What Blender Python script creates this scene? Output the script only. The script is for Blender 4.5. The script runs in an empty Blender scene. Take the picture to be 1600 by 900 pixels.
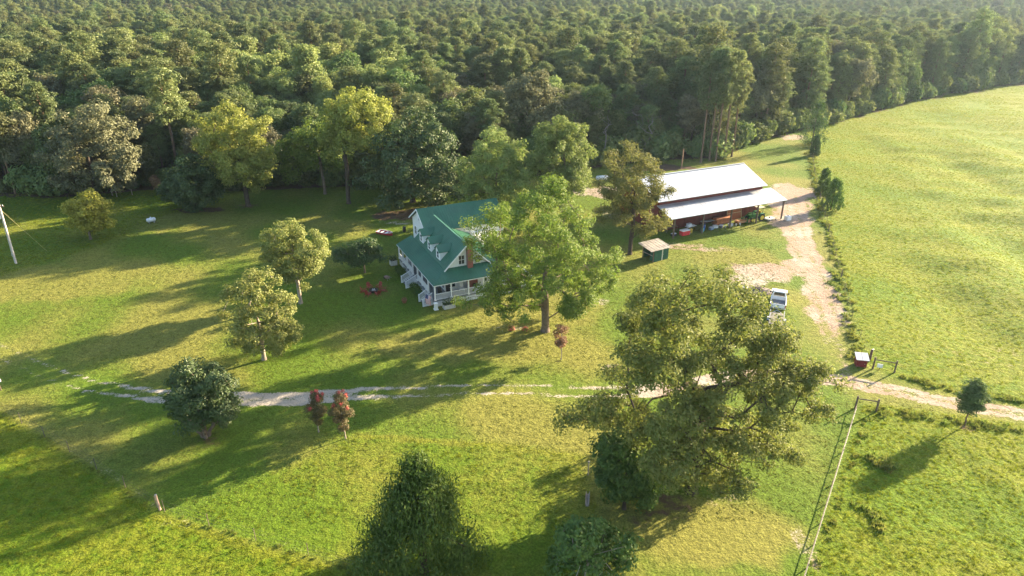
import bpy, math, random
import numpy as np
from mathutils import Vector, Matrix
R = math.radians
random.seed(7); rng = np.random.default_rng(7)
scene = bpy.context.scene
COL = scene.collection

# ------------------------------------------------------------------ camera, sky, sun, exposure
CAM_H, PITCH, FPX = 40.0, R(24.7), 1067.0
cam_d = bpy.data.cameras.new('camera'); cam_d.sensor_width = 36.0; cam_d.lens = 36.0*FPX/1600.0
cam_d.clip_end = 5000.0; cam_d.clip_start = 0.5
cam = bpy.data.objects.new('camera', cam_d); COL.objects.link(cam)
cam.location = (0, 0, CAM_H); cam.rotation_euler = (math.pi/2-PITCH, 0, 0)
scene.camera = cam
SUN_EL, SUN_AZ = R(16.3), R(33.0)            # azimuth counted from +X towards +Y
world = bpy.data.worlds.new('World'); scene.world = world; world.use_nodes = True
wn = world.node_tree.nodes; wl = world.node_tree.links
sky_n = wn.new('ShaderNodeTexSky'); sky_n.sky_type = 'NISHITA'; sky_n.sun_disc = False
sky_n.sun_elevation = SUN_EL; sky_n.sun_rotation = math.pi/2-SUN_AZ
sky_n.air_density = 1.0; sky_n.dust_density = 1.5; sky_n.ozone_density = 1.0
bg = wn['Background']; bg.inputs['Strength'].default_value = 0.078
wl.new(sky_n.outputs['Color'], bg.inputs['Color'])
sun_d = bpy.data.lights.new('sun', 'SUN'); sun_d.energy = 5.0; sun_d.angle = R(0.6); sun_d.color = (1.0, 0.81, 0.55)
sun = bpy.data.objects.new('sun', sun_d); COL.objects.link(sun)
sdir = Vector((math.cos(SUN_AZ)*math.cos(SUN_EL), math.sin(SUN_AZ)*math.cos(SUN_EL), math.sin(SUN_EL)))
sun.rotation_euler = sdir.to_track_quat('Z', 'Y').to_euler(); sun.location = (60, 60, 60)
vs = scene.view_settings
vs.view_transform = 'Standard'; vs.look = 'None'; vs.gamma = 1.0; vs.use_curve_mapping = False
vs.exposure = 2.58
cy = scene.cycles
cy.use_denoising = True; cy.max_bounces = 6; cy.diffuse_bounces = 3; cy.glossy_bounces = 2
cy.transmission_bounces = 4; cy.volume_bounces = 1; cy.transparent_max_bounces = 6; cy.use_adaptive_sampling = True
cy.sample_clamp_indirect = 6.0

# ------------------------------------------------------------------ pixel helpers (1600x900 photo pixels)
SP, CP = math.sin(PITCH), math.cos(PITCH)
def G(u, v, z=0.0):
    a = (u-800)/FPX; b = (450-v)/FPX
    t = (CAM_H-z)/(SP-b*CP)
    return (a*t, (CP+b*SP)*t)
def onplane(u, v, Y):                         # point of the pixel's ray on the vertical plane y = Y
    a = (u-800)/FPX; b = (450-v)/FPX
    t = Y/(CP+b*SP)
    return (a*t, CAM_H-(SP-b*CP)*t)
def depth(x, y, z): return y*CP-(z-CAM_H)*SP

# ------------------------------------------------------------------ mesh helpers
def raw_mesh(name, verts, faces, smooth=False):
    """verts (N,3) array, faces (M,k) array"""
    me = bpy.data.meshes.new(name)
    verts = np.asarray(verts, dtype=np.float32); faces = np.asarray(faces, dtype=np.int32)
    m, k = faces.shape
    me.vertices.add(len(verts)); me.vertices.foreach_set('co', verts.ravel())
    me.loops.add(m*k); me.loops.foreach_set('vertex_index', faces.ravel())
    me.polygons.add(m); me.polygons.foreach_set('loop_start', np.arange(0, m*k, k, dtype=np.int32))
    me.polygons.foreach_set('use_smooth', np.full(m, smooth))
    me.update(calc_edges=True)
    return me

class MB:
    def __init__(s): s.v = []; s.f = []
    def add(s, vs_, fs):
        o = len(s.v); s.v += [tuple(q) for q in vs_]; s.f += [tuple(i+o for i in f) for f in fs]; return s
    def box(s, c, d, rz=0.0, rx=0.0, ry=0.0):
        M = Matrix.Rotation(rz, 3, 'Z') @ Matrix.Rotation(ry, 3, 'Y') @ Matrix.Rotation(rx, 3, 'X')
        c = Vector(c); P = []
        for z in (-.5, .5):
            for (x, y) in ((-.5, -.5), (.5, -.5), (.5, .5), (-.5, .5)):
                P.append(c + M @ Vector((x*d[0], y*d[1], z*d[2])))
        return s.add(P, [(3, 2, 1, 0), (4, 5, 6, 7), (0, 1, 5, 4), (1, 2, 6, 5), (2, 3, 7, 6), (3, 0, 4, 7)])
    def b2(s, x0, x1, y0, y1, z0, z1):
        return s.box(((x0+x1)/2, (y0+y1)/2, (z0+z1)/2), (abs(x1-x0), abs(y1-y0), abs(z1-z0)))
    def beam(s, a, b, w, h):
        a, b = Vector(a), Vector(b); d = b-a; L = d.length; d = d.normalized()
        up = Vector((0, 0, 1)) if abs(d.z) < .95 else Vector((1, 0, 0))
        sd = d.cross(up).normalized(); up = sd.cross(d)
        P = [q+sd*sx*w/2+up*sz*h/2 for q in (a, b) for (sx, sz) in ((-1, -1), (1, -1), (1, 1), (-1, 1))]
        return s.add(P, [(0, 1, 2, 3), (7, 6, 5, 4), (0, 4, 5, 1), (1, 5, 6, 2), (2, 6, 7, 3), (3, 7, 4, 0)])
    def tube(s, a, b, r0, r1=None, n=8, caps=True):
        r1 = r0 if r1 is None else r1
        a, b = Vector(a), Vector(b); d = (b-a).normalized()
        up = Vector((0, 0, 1)) if abs(d.z) < .9 else Vector((1, 0, 0))
        x = d.cross(up).normalized(); y = d.cross(x)
        P = []
        for q, r in ((a, r0), (b, r1)):
            for i in range(n):
                t = 2*math.pi*i/n; P.append(q+x*r*math.cos(t)+y*r*math.sin(t))
        F = [(i, (i+1) % n, n+(i+1) % n, n+i) for i in range(n)]
        if caps: F += [tuple(range(n-1, -1, -1)), tuple(range(n, 2*n))]
        return s.add(P, F)
    def prism(s, poly, off):                  # polygon (3D) swept by vector off
        off = Vector(off); n = len(poly); P = [Vector(q) for q in poly]
        P2 = P + [q+off for q in P]
        return s.add(P2, [tuple(range(n))[::-1], tuple(range(n, 2*n))] + [(i, (i+1) % n, n+(i+1) % n, n+i) for i in range(n)])
    def lathe(s, prof, c=(0, 0, 0), n=12):
        P = []; m = len(prof)
        for (r, z) in prof:
            for i in range(n):
                t = 2*math.pi*i/n; P.append((c[0]+r*math.cos(t), c[1]+r*math.sin(t), c[2]+z))
        F = [(j*n+i, j*n+(i+1) % n, (j+1)*n+(i+1) % n, (j+1)*n+i) for j in range(m-1) for i in range(n)]
        F += [tuple(range(n-1, -1, -1)), tuple(range((m-1)*n, m*n))]
        return s.add(P, F)
    def mesh(s, name):
        me = bpy.data.meshes.new(name); me.from_pydata(s.v, [], s.f); me.update()
        import bmesh
        bm = bmesh.new(); bm.from_mesh(me); bmesh.ops.recalc_face_normals(bm, faces=bm.faces); bm.to_mesh(me); bm.free()
        return me
    def build(s, name, mat, parent=None, smooth=False, bevel=0.0):
        me = s.mesh(name)
        o = link(name, me, mat, parent)
        if smooth:
            for p_ in me.polygons: p_.use_smooth = True
        if bevel > 0:
            b = o.modifiers.new('bevel', 'BEVEL'); b.width = bevel; b.segments = 2; b.limit_method = 'ANGLE'
        return o

def link(name, me, mat=None, parent=None):
    o = bpy.data.objects.new(name, me); COL.objects.link(o)
    if mat is not None and me is not None and len(me.materials) == 0: me.materials.append(mat)
    if parent is not None: o.parent = parent
    return o
def tag(o, label=None, cat=None, group=None, kind=None):
    if label: o['label'] = label
    if cat: o['category'] = cat
    if group: o['group'] = group
    if kind: o['kind'] = kind
    return o
def thing(name, label, cat, loc=(0, 0, 0), rz=0.0, group=None):
    o = bpy.data.objects.new(name, None); COL.objects.link(o); o.empty_display_size = .3
    o.location = loc; o.rotation_euler = (0, 0, rz)
    return tag(o, label, cat, group)
def dup(root, loc, rz, label=None, group=None, scale=None):
    r = root.copy(); COL.objects.link(r); r.location = loc; r.rotation_euler = (0, 0, rz)
    if scale is not None: r.scale = scale
    if label: r['label'] = label
    if group: r['group'] = group
    for ch in list(root.children):
        c = ch.copy(); COL.objects.link(c); c.parent = r
        for g_ in ch.children:
            d = g_.copy(); COL.objects.link(d); d.parent = c
    return r

# ------------------------------------------------------------------ materials
MATS = {}
def nodes_of(m):
    m.use_nodes = True; nt = m.node_tree
    return nt, nt.nodes, nt.links, nt.nodes['Principled BSDF']
def mat(name, col, rough=.7, metal=0.0, var=.18, scale=3.0, bump=0.0, bscale=20.0, dirt=None, spec=.4):
    if name in MATS: return MATS[name]
    m = bpy.data.materials.new(name); nt, N, L, P = nodes_of(m); MATS[name] = m
    P.inputs['Roughness'].default_value = rough; P.inputs['Metallic'].default_value = metal
    P.inputs['Specular IOR Level'].default_value = spec
    tc = N.new('ShaderNodeTexCoord')
    nz = N.new('ShaderNodeTexNoise'); nz.inputs['Scale'].default_value = scale; nz.inputs['Detail'].default_value = 6
    L.new(tc.outputs['Object'], nz.inputs['Vector'])
    rp = N.new('ShaderNodeMapRange'); rp.inputs[1].default_value = .3; rp.inputs[2].default_value = .7
    rp.inputs[3].default_value = 1-var; rp.inputs[4].default_value = 1+var
    L.new(nz.outputs['Fac'], rp.inputs[0])
    mx = N.new('ShaderNodeMix'); mx.data_type = 'RGBA'; mx.blend_type = 'MULTIPLY'; mx.inputs[0].default_value = 1
    mx.inputs[6].default_value = (*col, 1)
    L.new(rp.outputs[0], mx.inputs[7]); out = mx.outputs[2]
    if dirt:
        n2 = N.new('ShaderNodeTexNoise'); n2.inputs['Scale'].default_value = scale*.45; n2.inputs['Detail'].default_value = 8
        L.new(tc.outputs['Object'], n2.inputs['Vector'])
        r2 = N.new('ShaderNodeMapRange'); r2.inputs[1].default_value = .5; r2.inputs[2].default_value = .72
        r2.inputs[3].default_value = 0; r2.inputs[4].default_value = .75; L.new(n2.outputs['Fac'], r2.inputs[0])
        m2 = N.new('ShaderNodeMix'); m2.data_type = 'RGBA'; L.new(r2.outputs[0], m2.inputs[0])
        L.new(out, m2.inputs[6]); m2.inputs[7].default_value = (*dirt, 1); out = m2.outputs[2]
    L.new(out, P.inputs['Base Color'])
    if bump:
        nb = N.new('ShaderNodeTexNoise'); nb.inputs['Scale'].default_value = bscale; nb.inputs['Detail'].default_value = 4
        L.new(tc.outputs['Object'], nb.inputs['Vector'])
        b = N.new('ShaderNodeBump'); b.inputs['Strength'].default_value = bump; b.inputs['Distance'].default_value = .05
        L.new(nb.outputs['Fac'], b.inputs['Height']); L.new(b.outputs[0], P.inputs['Normal'])
    return m
def brick_mat():
    m = mat('chimney brick', (.26, .07, .045), .85); nt, N, L, P = nodes_of(m)
    tc = N.new('ShaderNodeTexCoord'); b = N.new('ShaderNodeTexBrick'); b.inputs['Scale'].default_value = 5
    mp = N.new('ShaderNodeMapping'); mp.inputs['Rotation'].default_value = (R(90), 0, 0)
    b.inputs['Color1'].default_value = (.28, .07, .045, 1); b.inputs['Color2'].default_value = (.2, .05, .035, 1); b.inputs['Mortar'].default_value = (.3, .22, .18, 1)
    L.new(tc.outputs['Object'], mp.inputs[0]); L.new(mp.outputs[0], b.inputs['Vector']); L.new(b.outputs['Color'], P.inputs['Base Color'])
    return m
def siding_mat():
    m = mat('white siding', (.78, .78, .77), .55, var=.06); nt, N, L, P = nodes_of(m)
    tc = N.new('ShaderNodeTexCoord'); w = N.new('ShaderNodeTexWave'); w.bands_direction = 'Z'; w.wave_profile = 'SAW'
    w.inputs['Scale'].default_value = .5/.18*.628; w.inputs['Distortion'].default_value = 0
    L.new(tc.outputs['Object'], w.inputs['Vector'])
    b = N.new('ShaderNodeBump'); b.inputs['Strength'].default_value = .6; b.inputs['Distance'].default_value = .03
    L.new(w.outputs['Fac'], b.inputs['Height']); L.new(b.outputs[0], P.inputs['Normal'])
    return m
def leaf_mat(name, col, col2=None, trans=.4, hv=.03, vv=.35, gloss=.05):
    """foliage: colour varies per leaf (island) and per tree"""
    if name in MATS: return MATS[name]
    m = bpy.data.materials.new(name); m.use_nodes = True; MATS[name] = m
    nt = m.node_tree; N = nt.nodes; L = nt.links; N.clear()
    geo = N.new('ShaderNodeNewGeometry'); oi = N.new('ShaderNodeObjectInfo')
    mx = N.new('ShaderNodeMix'); mx.data_type = 'RGBA'
    mx.inputs[6].default_value = (*col, 1); mx.inputs[7].default_value = (*(col2 or [c*1.3 for c in col]), 1)
    L.new(geo.outputs['Random Per Island'], mx.inputs[0])
    hsv = N.new('ShaderNodeHueSaturation')
    def mr(src, a, b):
        r = N.new('ShaderNodeMapRange'); r.inputs[3].default_value = a; r.inputs[4].default_value = b; L.new(src, r.inputs[0]); return r.outputs[0]
    L.new(mr(oi.outputs['Random'], .5-hv, .5+hv), hsv.inputs['Hue'])
    m1 = N.new('ShaderNodeMath'); m1.operation = 'MULTIPLY'; m1.inputs[1].default_value = 7.13
    m2 = N.new('ShaderNodeMath'); m2.operation = 'FRACT'; L.new(oi.outputs['Random'], m1.inputs[0]); L.new(m1.outputs[0], m2.inputs[0])
    L.new(mr(m2.outputs[0], 1-vv, 1+vv), hsv.inputs['Value'])
    L.new(mx.outputs[2], hsv.inputs['Color'])
    d = N.new('ShaderNodeBsdfDiffuse'); t = N.new('ShaderNodeBsdfTranslucent'); g_ = N.new('ShaderNodeBsdfGlossy')
    g_.inputs['Roughness'].default_value = .6; g_.inputs['Color'].default_value = (.6, .6, .55, 1)
    L.new(hsv.outputs[0], d.inputs[0]); L.new(hsv.outputs[0], t.inputs[0])
    s1 = N.new('ShaderNodeMixShader'); s1.inputs[0].default_value = trans; L.new(d.outputs[0], s1.inputs[1]); L.new(t.outputs[0], s1.inputs[2])
    s2 = N.new('ShaderNodeMixShader'); s2.inputs[0].default_value = gloss; L.new(s1.outputs[0], s2.inputs[1]); L.new(g_.outputs[0], s2.inputs[2])
    o = N.new('ShaderNodeOutputMaterial'); L.new(s2.outputs[0], o.inputs[0])
    return m

# ------------------------------------------------------------------ ground plan
FIELD_EDGE = [G(*q) for q in ((1345, 566), (1330, 500), (1305, 400), (1285, 330), (1272, 270), (1266, 220))]
FOREST_EDGE = [(-330, 150), (-200, 120), (-140, 128), (-102, 131), (-88, 130), (-77, 135), (-65, 135), (-53, 135), (-32, 138), (-13, 138), (5, 146), (19, 153),
               (38, 160), (50, 162), (60, 176), (80, 193), (92, 202), (144, 246), (209, 288), (300, 345), (500, 460)]
PASTURE = FIELD_EDGE + [(80, 193), (92, 202), (144, 246), (209, 288), (300, 345), (500, 460), (500, 20), (70, 50.5), (60, 54.3), (51.1, 58.2), (45.8, 60.2), (41.5, 63.2)]
PADDOCK = [(35.6, 58.6), (38, 58.6), (42, 57.6), (47, 56.2), (52, 54.6), (62, 51), (80, 45), (300, -40), (0, -40), (8.7, 16.6), (21.4, 36.6)]
MEADOW = [(-75, 72), (-60, 62.7), (-51.7, 57.6), (-40.7, 50.8), (-28.9, 43.3), (-19.9, 40.0), (-10.9, 37.0), (0, 33), (8.7, 16.6), (0, -40), (-200, -40), (-200, 100)]
MIDROUGH = [(-15, 53.2), (-9.7, 52.7), (-1.2, 51.8), (6.2, 50.1), (7, 44), (8, 36), (8.7, 16.6), (0, 33), (-10.9, 37), (-19.9, 40), (-27, 42.7)]
UNMOWN = [(-120, 82), (-90, 86), (-74.5, 91), (-67.2, 103.1), (-64.3, 110.6), (-63.5, 119), (-57.7, 124), (-52, 134), (-200, 150), (-200, 82)]
DRIVE = [(-110, 105), (-75, 80), (-59.6, 69.1), (-49.6, 63.8), (-44.3, 61.7), (-37.4, 60.1), (-26.5, 59.3), (-21.3, 59.6), (-16.1, 60.5), (-6.8, 61.1), (0, 61.3), (6.7, 60.8), (13.5, 60.9), (18, 61.9),
         (26, 64.2), (35.6, 63.0), (40.6, 60.9), (45.8, 58.4), (51.1, 56.6), (60, 53), (90, 41)]
TRACK = [(36.5, 63.4), (38.6, 70), (40.6, 77.2), (42.2, 84), (44.0, 91.4), (47.2, 104.5), (51.2, 118), (54.6, 130), (56.6, 137)]
TRACK2 = [(56, 136), (60, 150), (66, 166), (74, 186)]

def pl_dist(x, y, P):
    d = np.full(x.shape, 1e9)
    for (ax, ay), (bx, by) in zip(P[:-1], P[1:]):
        vx, vy = bx-ax, by-ay; t = np.clip(((x-ax)*vx+(y-ay)*vy)/(vx*vx+vy*vy), 0, 1)
        d = np.minimum(d, np.hypot(x-ax-t*vx, y-ay-t*vy))
    return d
def inside(x, y, P):
    c = np.zeros(x.shape, bool); n = len(P)
    for i in range(n):
        (ax, ay), (bx, by) = P[i], P[(i+1) % n]
        if ay == by: continue
        k = ((ay > y) != (by > y)) & (x < (bx-ax)*(y-ay)/(by-ay)+ax)
        c ^= k
    return c
def sdist(x, y, P):                           # > 0 inside
    d = pl_dist(x, y, P+[P[0]]); return np.where(inside(x, y, P), d, -d)
def sm(a, b, t): t = np.clip((t-a)/(b-a), 0, 1); return t*t*(3-2*t)
_ph = rng.uniform(0, 6.28, (12,)); _an = rng.uniform(0, 6.28, (12,)); 
def wob(x, y, wl_, seed=0, n=6):              # smooth wobble in -1..1
    r_ = np.zeros(np.shape(x))
    for i in range(n):
        a = _an[(i+seed) % 12]; k = 6.283/(wl_*(0.6+.15*i))
        r_ = r_+np.sin(k*(x*math.cos(a)+y*math.sin(a))+_ph[(i*5+seed) % 12])
    return r_/n*1.6
def hz(x, y):
    x = np.asarray(x, float); y = np.asarray(y, float)
    r_ = np.hypot(x, y); z = 34*sm(560, 1150, r_) + 20*sm(1100, 1700, r_)
    m = sm(2, 25, sdist(x, y, PASTURE))
    z = z+m*(.62*wob(x, y, 34, 1)+.26*wob(x*.55, y, 9, 4))
    m2 = sm(1, 10, sdist(x, y, PADDOCK)); z = z+m2*(.10*wob(x, y, 7, 2))
    return z
def hz1(x, y): return float(hz(np.array([x]), np.array([y]))[0])
FPOLY = FOREST_EDGE+[(2500, 900), (2500, 3000), (-2500, 3000), (-2500, 300)]

def axis(lo, hi, step, far_lo, far_hi, g_=1.18):
    a = list(np.arange(lo, hi+1e-6, step)); s = step; q = hi
    while q < far_hi: s = min(s*g_, 45); q += s; a.append(q)
    s = step; q = lo
    while q > far_lo: s = min(s*g_, 45); q -= s; a.insert(0, q)
    return np.array(a)
def make_ground():
    xs = axis(-100, 100, .5, -1900, 1900); ys = axis(32, 165, .5, -160, 2000)
    X, Y = np.meshgrid(xs, ys); nx, ny = len(xs), len(ys)
    x, y = X.ravel(), Y.ravel(); z = hz(x, y)
    # masks
    dd = pl_dist(x, y, DRIVE); w1 = wob(x, y, 6, 3); w2 = wob(x, y, 16, 7)
    rut = np.exp(-((np.abs(dd-.85+.12*w1))/.30)**2)
    strong = np.interp(x, [-75, -60, -46, -30, -20, -12, -4, 6, 12, 20, 30, 60], [.45, .52, .72, 1.1, 1.1, .75, .66, .74, .95, 1.0, .9, .95])
    dirt = rut*strong*(.86+.14*w1) + sm(1.7, .5, dd+.25*w1)*np.interp(x, [-45, -30, -20, -12, 10, 14, 22, 33, 40, 60], [0, .62, .65, .1, .12, .72, .7, .6, .52, .45])
    dt = pl_dist(x, y, TRACK)
    wid = np.interp(y, [62, 70, 80, 100, 118, 130, 137], [1.3, 1.3, 2.8, 2.5, 3.4, 4.3, 3.0])
    dirt = np.maximum(dirt, sm(wid+.9, wid-1.3, dt+.7*w1)*(.84+.16*np.cos(dt*6.283/1.9+w2))*np.interp(y, [62, 72, 76, 110, 140], [.45, .45, .85, .92, .9]))
    dt2 = pl_dist(x, y, TRACK2); dirt = np.maximum(dirt, .30*np.exp(-(np.abs(dt2-.9)/.5)**2))
    def spot(u, v, rx, ry, k):
        cx, cyy = G(u, v); return k*sm(1.25, .45, np.hypot((x-cx)/rx, (y-cyy)/ry)+.18*w1)
    for q in ((1195, 425, 6.5, 4.0, .85), (1165, 438, 4.2, 3.0, .75), (1250, 415, 3, 4, .8), (1230, 350, 4.5, 5.5, .75), (1105, 390, 5, 1.4, .55), (1060, 385, 5, 1.8, .6),
              (1245, 300, 6, 6, .85), (1240, 215, 5.5, 3.4, .8), (940, 300, 7, 5, .75), (1000, 335, 10, 4, .62), (960, 575, 1.6, 1.2, .7), (620, 348, 3.5, 1.3, .5),
              (1400, 560, 9, 4, .15), (1535, 555, 12, 4, .24), (930, 470, 2.5, 1.6, .5), (800, 512, 3, 1.6, .35), (585, 458, 1.7, 1.4, .3), (270, 820, 2, .8, .3),
              (870, 520, 1.4, .9, .45), (1130, 780, 3, 1.4, .35), (1260, 860, 1.0, 3, .45)):
        dirt = np.maximum(dirt, spot(*q))
    dirt = np.maximum(dirt, .24*np.exp(-(pl_dist(x, y, [(-75, 71), (-51.7, 57.6), (-40.7, 51.2), (-28.9, 43.6), (-10.9, 37.3)])/.6)**2))
    sp, sq, sme, smi, su = (sdist(x, y, P) for P in (PASTURE, PADDOCK, MEADOW, MIDROUGH, UNMOWN))
    tall = np.maximum.reduce([sm(-.5, .8, sp), sm(-.3, .7, sq), sm(-.2, .6, sme), .55*sm(-.3, .5, smi), .5*sm(-1, 1, su)])
    tall = np.maximum(tall, .9*np.exp(-(pl_dist(x, y, [(-15, 53.2), (-9.7, 52.7), (-1.2, 51.8), (6.4, 50)])/.4)**2))
    tall = tall*(1-sm(.3, .7, dirt))
    dry = np.clip(.45+.35*w2+.25*wob(x, y, 40, 9), 0, 1)
    dry = np.maximum(dry, spot(860, 480, 9, 7, .85)); dry = np.maximum(dry, spot(1100, 830, 9, 5, .9)); dry = np.maximum(dry, spot(720, 540, 16, 5, .8))
    dry = np.maximum(dry, spot(260, 345, 10, 8, .7)); dry = np.maximum(dry, spot(1560, 580, 10, 4, .7)); dry = np.maximum(dry, spot(80, 440, 20, 9, .75))
    dry = np.maximum(dry, spot(1150, 400, 10, 5, .75))
    dry = np.maximum(dry, np.exp(-(pl_dist(x, y, [(-15, 53.2), (-9.7, 52.7), (-1.2, 51.8), (6.4, 50)])/.45)**2)); dry = np.maximum(dry, np.exp(-(pl_dist(x, y, [(-28.9, 42.6), (-19.9, 39.3), (-10.9, 36.3)])/.6)**2))
    fo = sdist(x, y, FPOLY); litter = sm(-2.5, 1.5, fo+.8*w1)
    for q in ((1040, 790, 3.2, 2.2, .5), (310, 328, 6, 2.2, .8), (388, 322, 4, 2, .5), (640, 335, 9, 4, .75), (1000, 815, 1.5, 1.2, .5), (325, 690, 2.2, 1.3, .45), (877, 565, 1.0, .7, .5), (1515, 668, 1.6, .8, .6), (1172, 452, 3.6, 2.2, .8), (1020, 262, 12, 4, .7)):
        litter = np.maximum(litter, spot(*q))
    zone = np.stack([np.clip(dirt, 0, 1), np.clip(tall, 0, 1), dry, np.clip(litter, 0, 1)], 1).astype(np.float32)
    # partition of the one sheet into named pieces of ground
    ii = np.arange((ny-1)*(nx-1)); r0 = ii//(nx-1); c0 = ii % (nx-1)
    a = r0*nx+c0; quads = np.stack([a, a+1, a+nx+1, a+nx], 1)
    cx = x[quads].mean(1); cyy = y[quads].mean(1)
    qd = zone[quads].mean(1)
    cls = np.zeros(len(quads), int)
    qs = lambda s_: s_[quads].mean(1)
    cls[qs(sp) > 0] = 1; cls[qs(sq) > 0] = 2; cls[qs(sme) > 0] = 3; cls[qs(fo) > 0] = 4
    near_d = (dd[quads].mean(1) < 1.7) & (cx > -75) & (cx < 90); near_t = (dt[quads].mean(1) < wid[quads].mean(1)+.3)
    cls[near_t] = 6; cls[near_d] = 5
    for k, nm in enumerate(('lawn', 'pasture', 'paddock', 'meadow', 'forest_floor', 'driveway', 'dirt_track')):
        f_ = quads[cls == k]
        if len(f_) == 0: continue
        used, inv = np.unique(f_, return_inverse=True)
        me = raw_mesh(nm, np.stack([x[used], y[used], z[used]], 1), inv.reshape(f_.shape), True)
        at = me.color_attributes.new('zone', 'FLOAT_COLOR', 'POINT')
        at.data.foreach_set('color', zone[used].ravel())
        o = link(nm, me, ground_mat()); o['kind'] = 'structure'

def ground_mat():
    if 'ground' in MATS: return MATS['ground']
    m = bpy.data.materials.new('ground'); nt, N, L, P = nodes_of(m); MATS['ground'] = m
    P.inputs['Roughness'].default_value = .95; P.inputs['Specular IOR Level'].default_value = .1
    at = N.new('ShaderNodeAttribute'); at.attribute_name = 'zone'
    sep = N.new('ShaderNodeSeparateColor'); L.new(at.outputs['Color'], sep.inputs[0])
    dirt, tall, dry, lit = sep.outputs[0], sep.outputs[1], sep.outputs[2], at.outputs['Alpha']
    tc = N.new('ShaderNodeTexCoord')
    def noise(sc, det=5, ro=.6, mapping=None):
        n = N.new('ShaderNodeTexNoise'); n.inputs['Scale'].default_value = sc; n.inputs['Detail'].default_value = det; n.inputs['Roughness'].default_value = ro
        L.new(mapping or tc.outputs['Object'], n.inputs['Vector']); return n.outputs['Fac']
    def mix(f_, a, b, bl='MIX'):
        q = N.new('ShaderNodeMix'); q.data_type = 'RGBA'; q.blend_type = bl
        for s, v_ in ((0, f_), (6, a), (7, b)):
            if isinstance(v_, (int, float)): q.inputs[s].default_value = v_
            elif isinstance(v_, tuple): q.inputs[s].default_value = (*v_, 1)
            else: L.new(v_, q.inputs[s])
        return q.outputs[2]
    def mth(op, a, b=0.0):
        q = N.new('ShaderNodeMath'); q.operation = op
        for s, v_ in ((0, a), (1, b)):
            if isinstance(v_, (int, float)): q.inputs[s].default_value = v_
            else: L.new(v_, q.inputs[s])
        return q.outputs[0]
    def rng_(src, a, b, c=0.0, d=1.0):
        q = N.new('ShaderNodeMapRange'); q.interpolation_type = 'SMOOTHSTEP'
        for s, v_ in ((1, a), (2, b), (3, c), (4, d)): q.inputs[s].default_value = v_
        L.new(src, q.inputs[0]); return q.outputs[0]
    sepx = N.new('ShaderNodeSeparateXYZ'); L.new(tc.outputs['Object'], sepx.inputs[0])
    n_f = noise(5.5, 4); n_m = noise(.9, 6); n_l = noise(.13, 5); n_x = noise(22, 3)
    dryf = rng_(mth('ADD', mth('MULTIPLY', dry, .75), mth('MULTIPLY', mth('ADD', n_m, n_l), .32)), .45, .95)
    lawn = mix(dryf, (.084, .134, .014), (.166, .166, .036))
    past = mix(rng_(mth('ADD', n_m, mth('MULTIPLY', dry, .4)), .45, .9), (.086, .142, .008), (.140, .162, .014))
    grass = mix(tall, lawn, past)
    grass = mix(1.0, grass, rng_(n_f, .25, .75, .62, 1.38), 'MULTIPLY')
    grass = mix(1.0, grass, rng_(noise(1.5, 3), .3, .7, .88, 1.12), 'MULTIPLY')
    grass = mix(1.0, grass, rng_(n_x, .25, .75, .75, 1.25), 'MULTIPLY')
    litc = mix(n_m, (.060, .040, .026), (.135, .088, .058))
    litf = rng_(mth('ADD', lit, mth('MULTIPLY', mth('SUBTRACT', n_m, .5), .9)), .38, .62)
    c = mix(litf, grass, litc)
    sand = mix(rng_(mth('ADD', n_m, mth('MULTIPLY', n_f, .5)), .5, 1.0), (.21, .165, .12), (.37, .31, .24))
    sand = mix(mth('MULTIPLY', rng_(n_l, .36, .55), rng_(sepx.outputs[0], 2.0, 26.0)), mix(.5, sand, mix(n_f, (.34, .31, .26), (.50, .47, .41))), mix(n_f, (.265, .185, .135), (.365, .27, .205)))
    dirtf = rng_(mth('ADD', dirt, mth('ADD', mth('MULTIPLY', mth('SUBTRACT', n_m, .5), 1.3), mth('MULTIPLY', mth('SUBTRACT', n_f, .5), 1.2))), .36, .74)
    c = mix(dirtf, c, sand)
    L.new(c, P.inputs['Base Color'])
    b = N.new('ShaderNodeBump'); b.inputs['Strength'].default_value = 1.0
    hgt = mth('ADD', mth('MULTIPLY', n_f, .5), mth('ADD', mth('MULTIPLY', noise(1.7, 4), 1.3), mth('MULTIPLY', n_x, .18)))
    L.new(mth('ADD', mth('MULTIPLY', tall, .10), .16), b.inputs['Distance'])
    L.new(hgt, b.inputs['Height']); L.new(b.outputs[0], P.inputs['Normal'])
    return m
make_ground()
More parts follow.
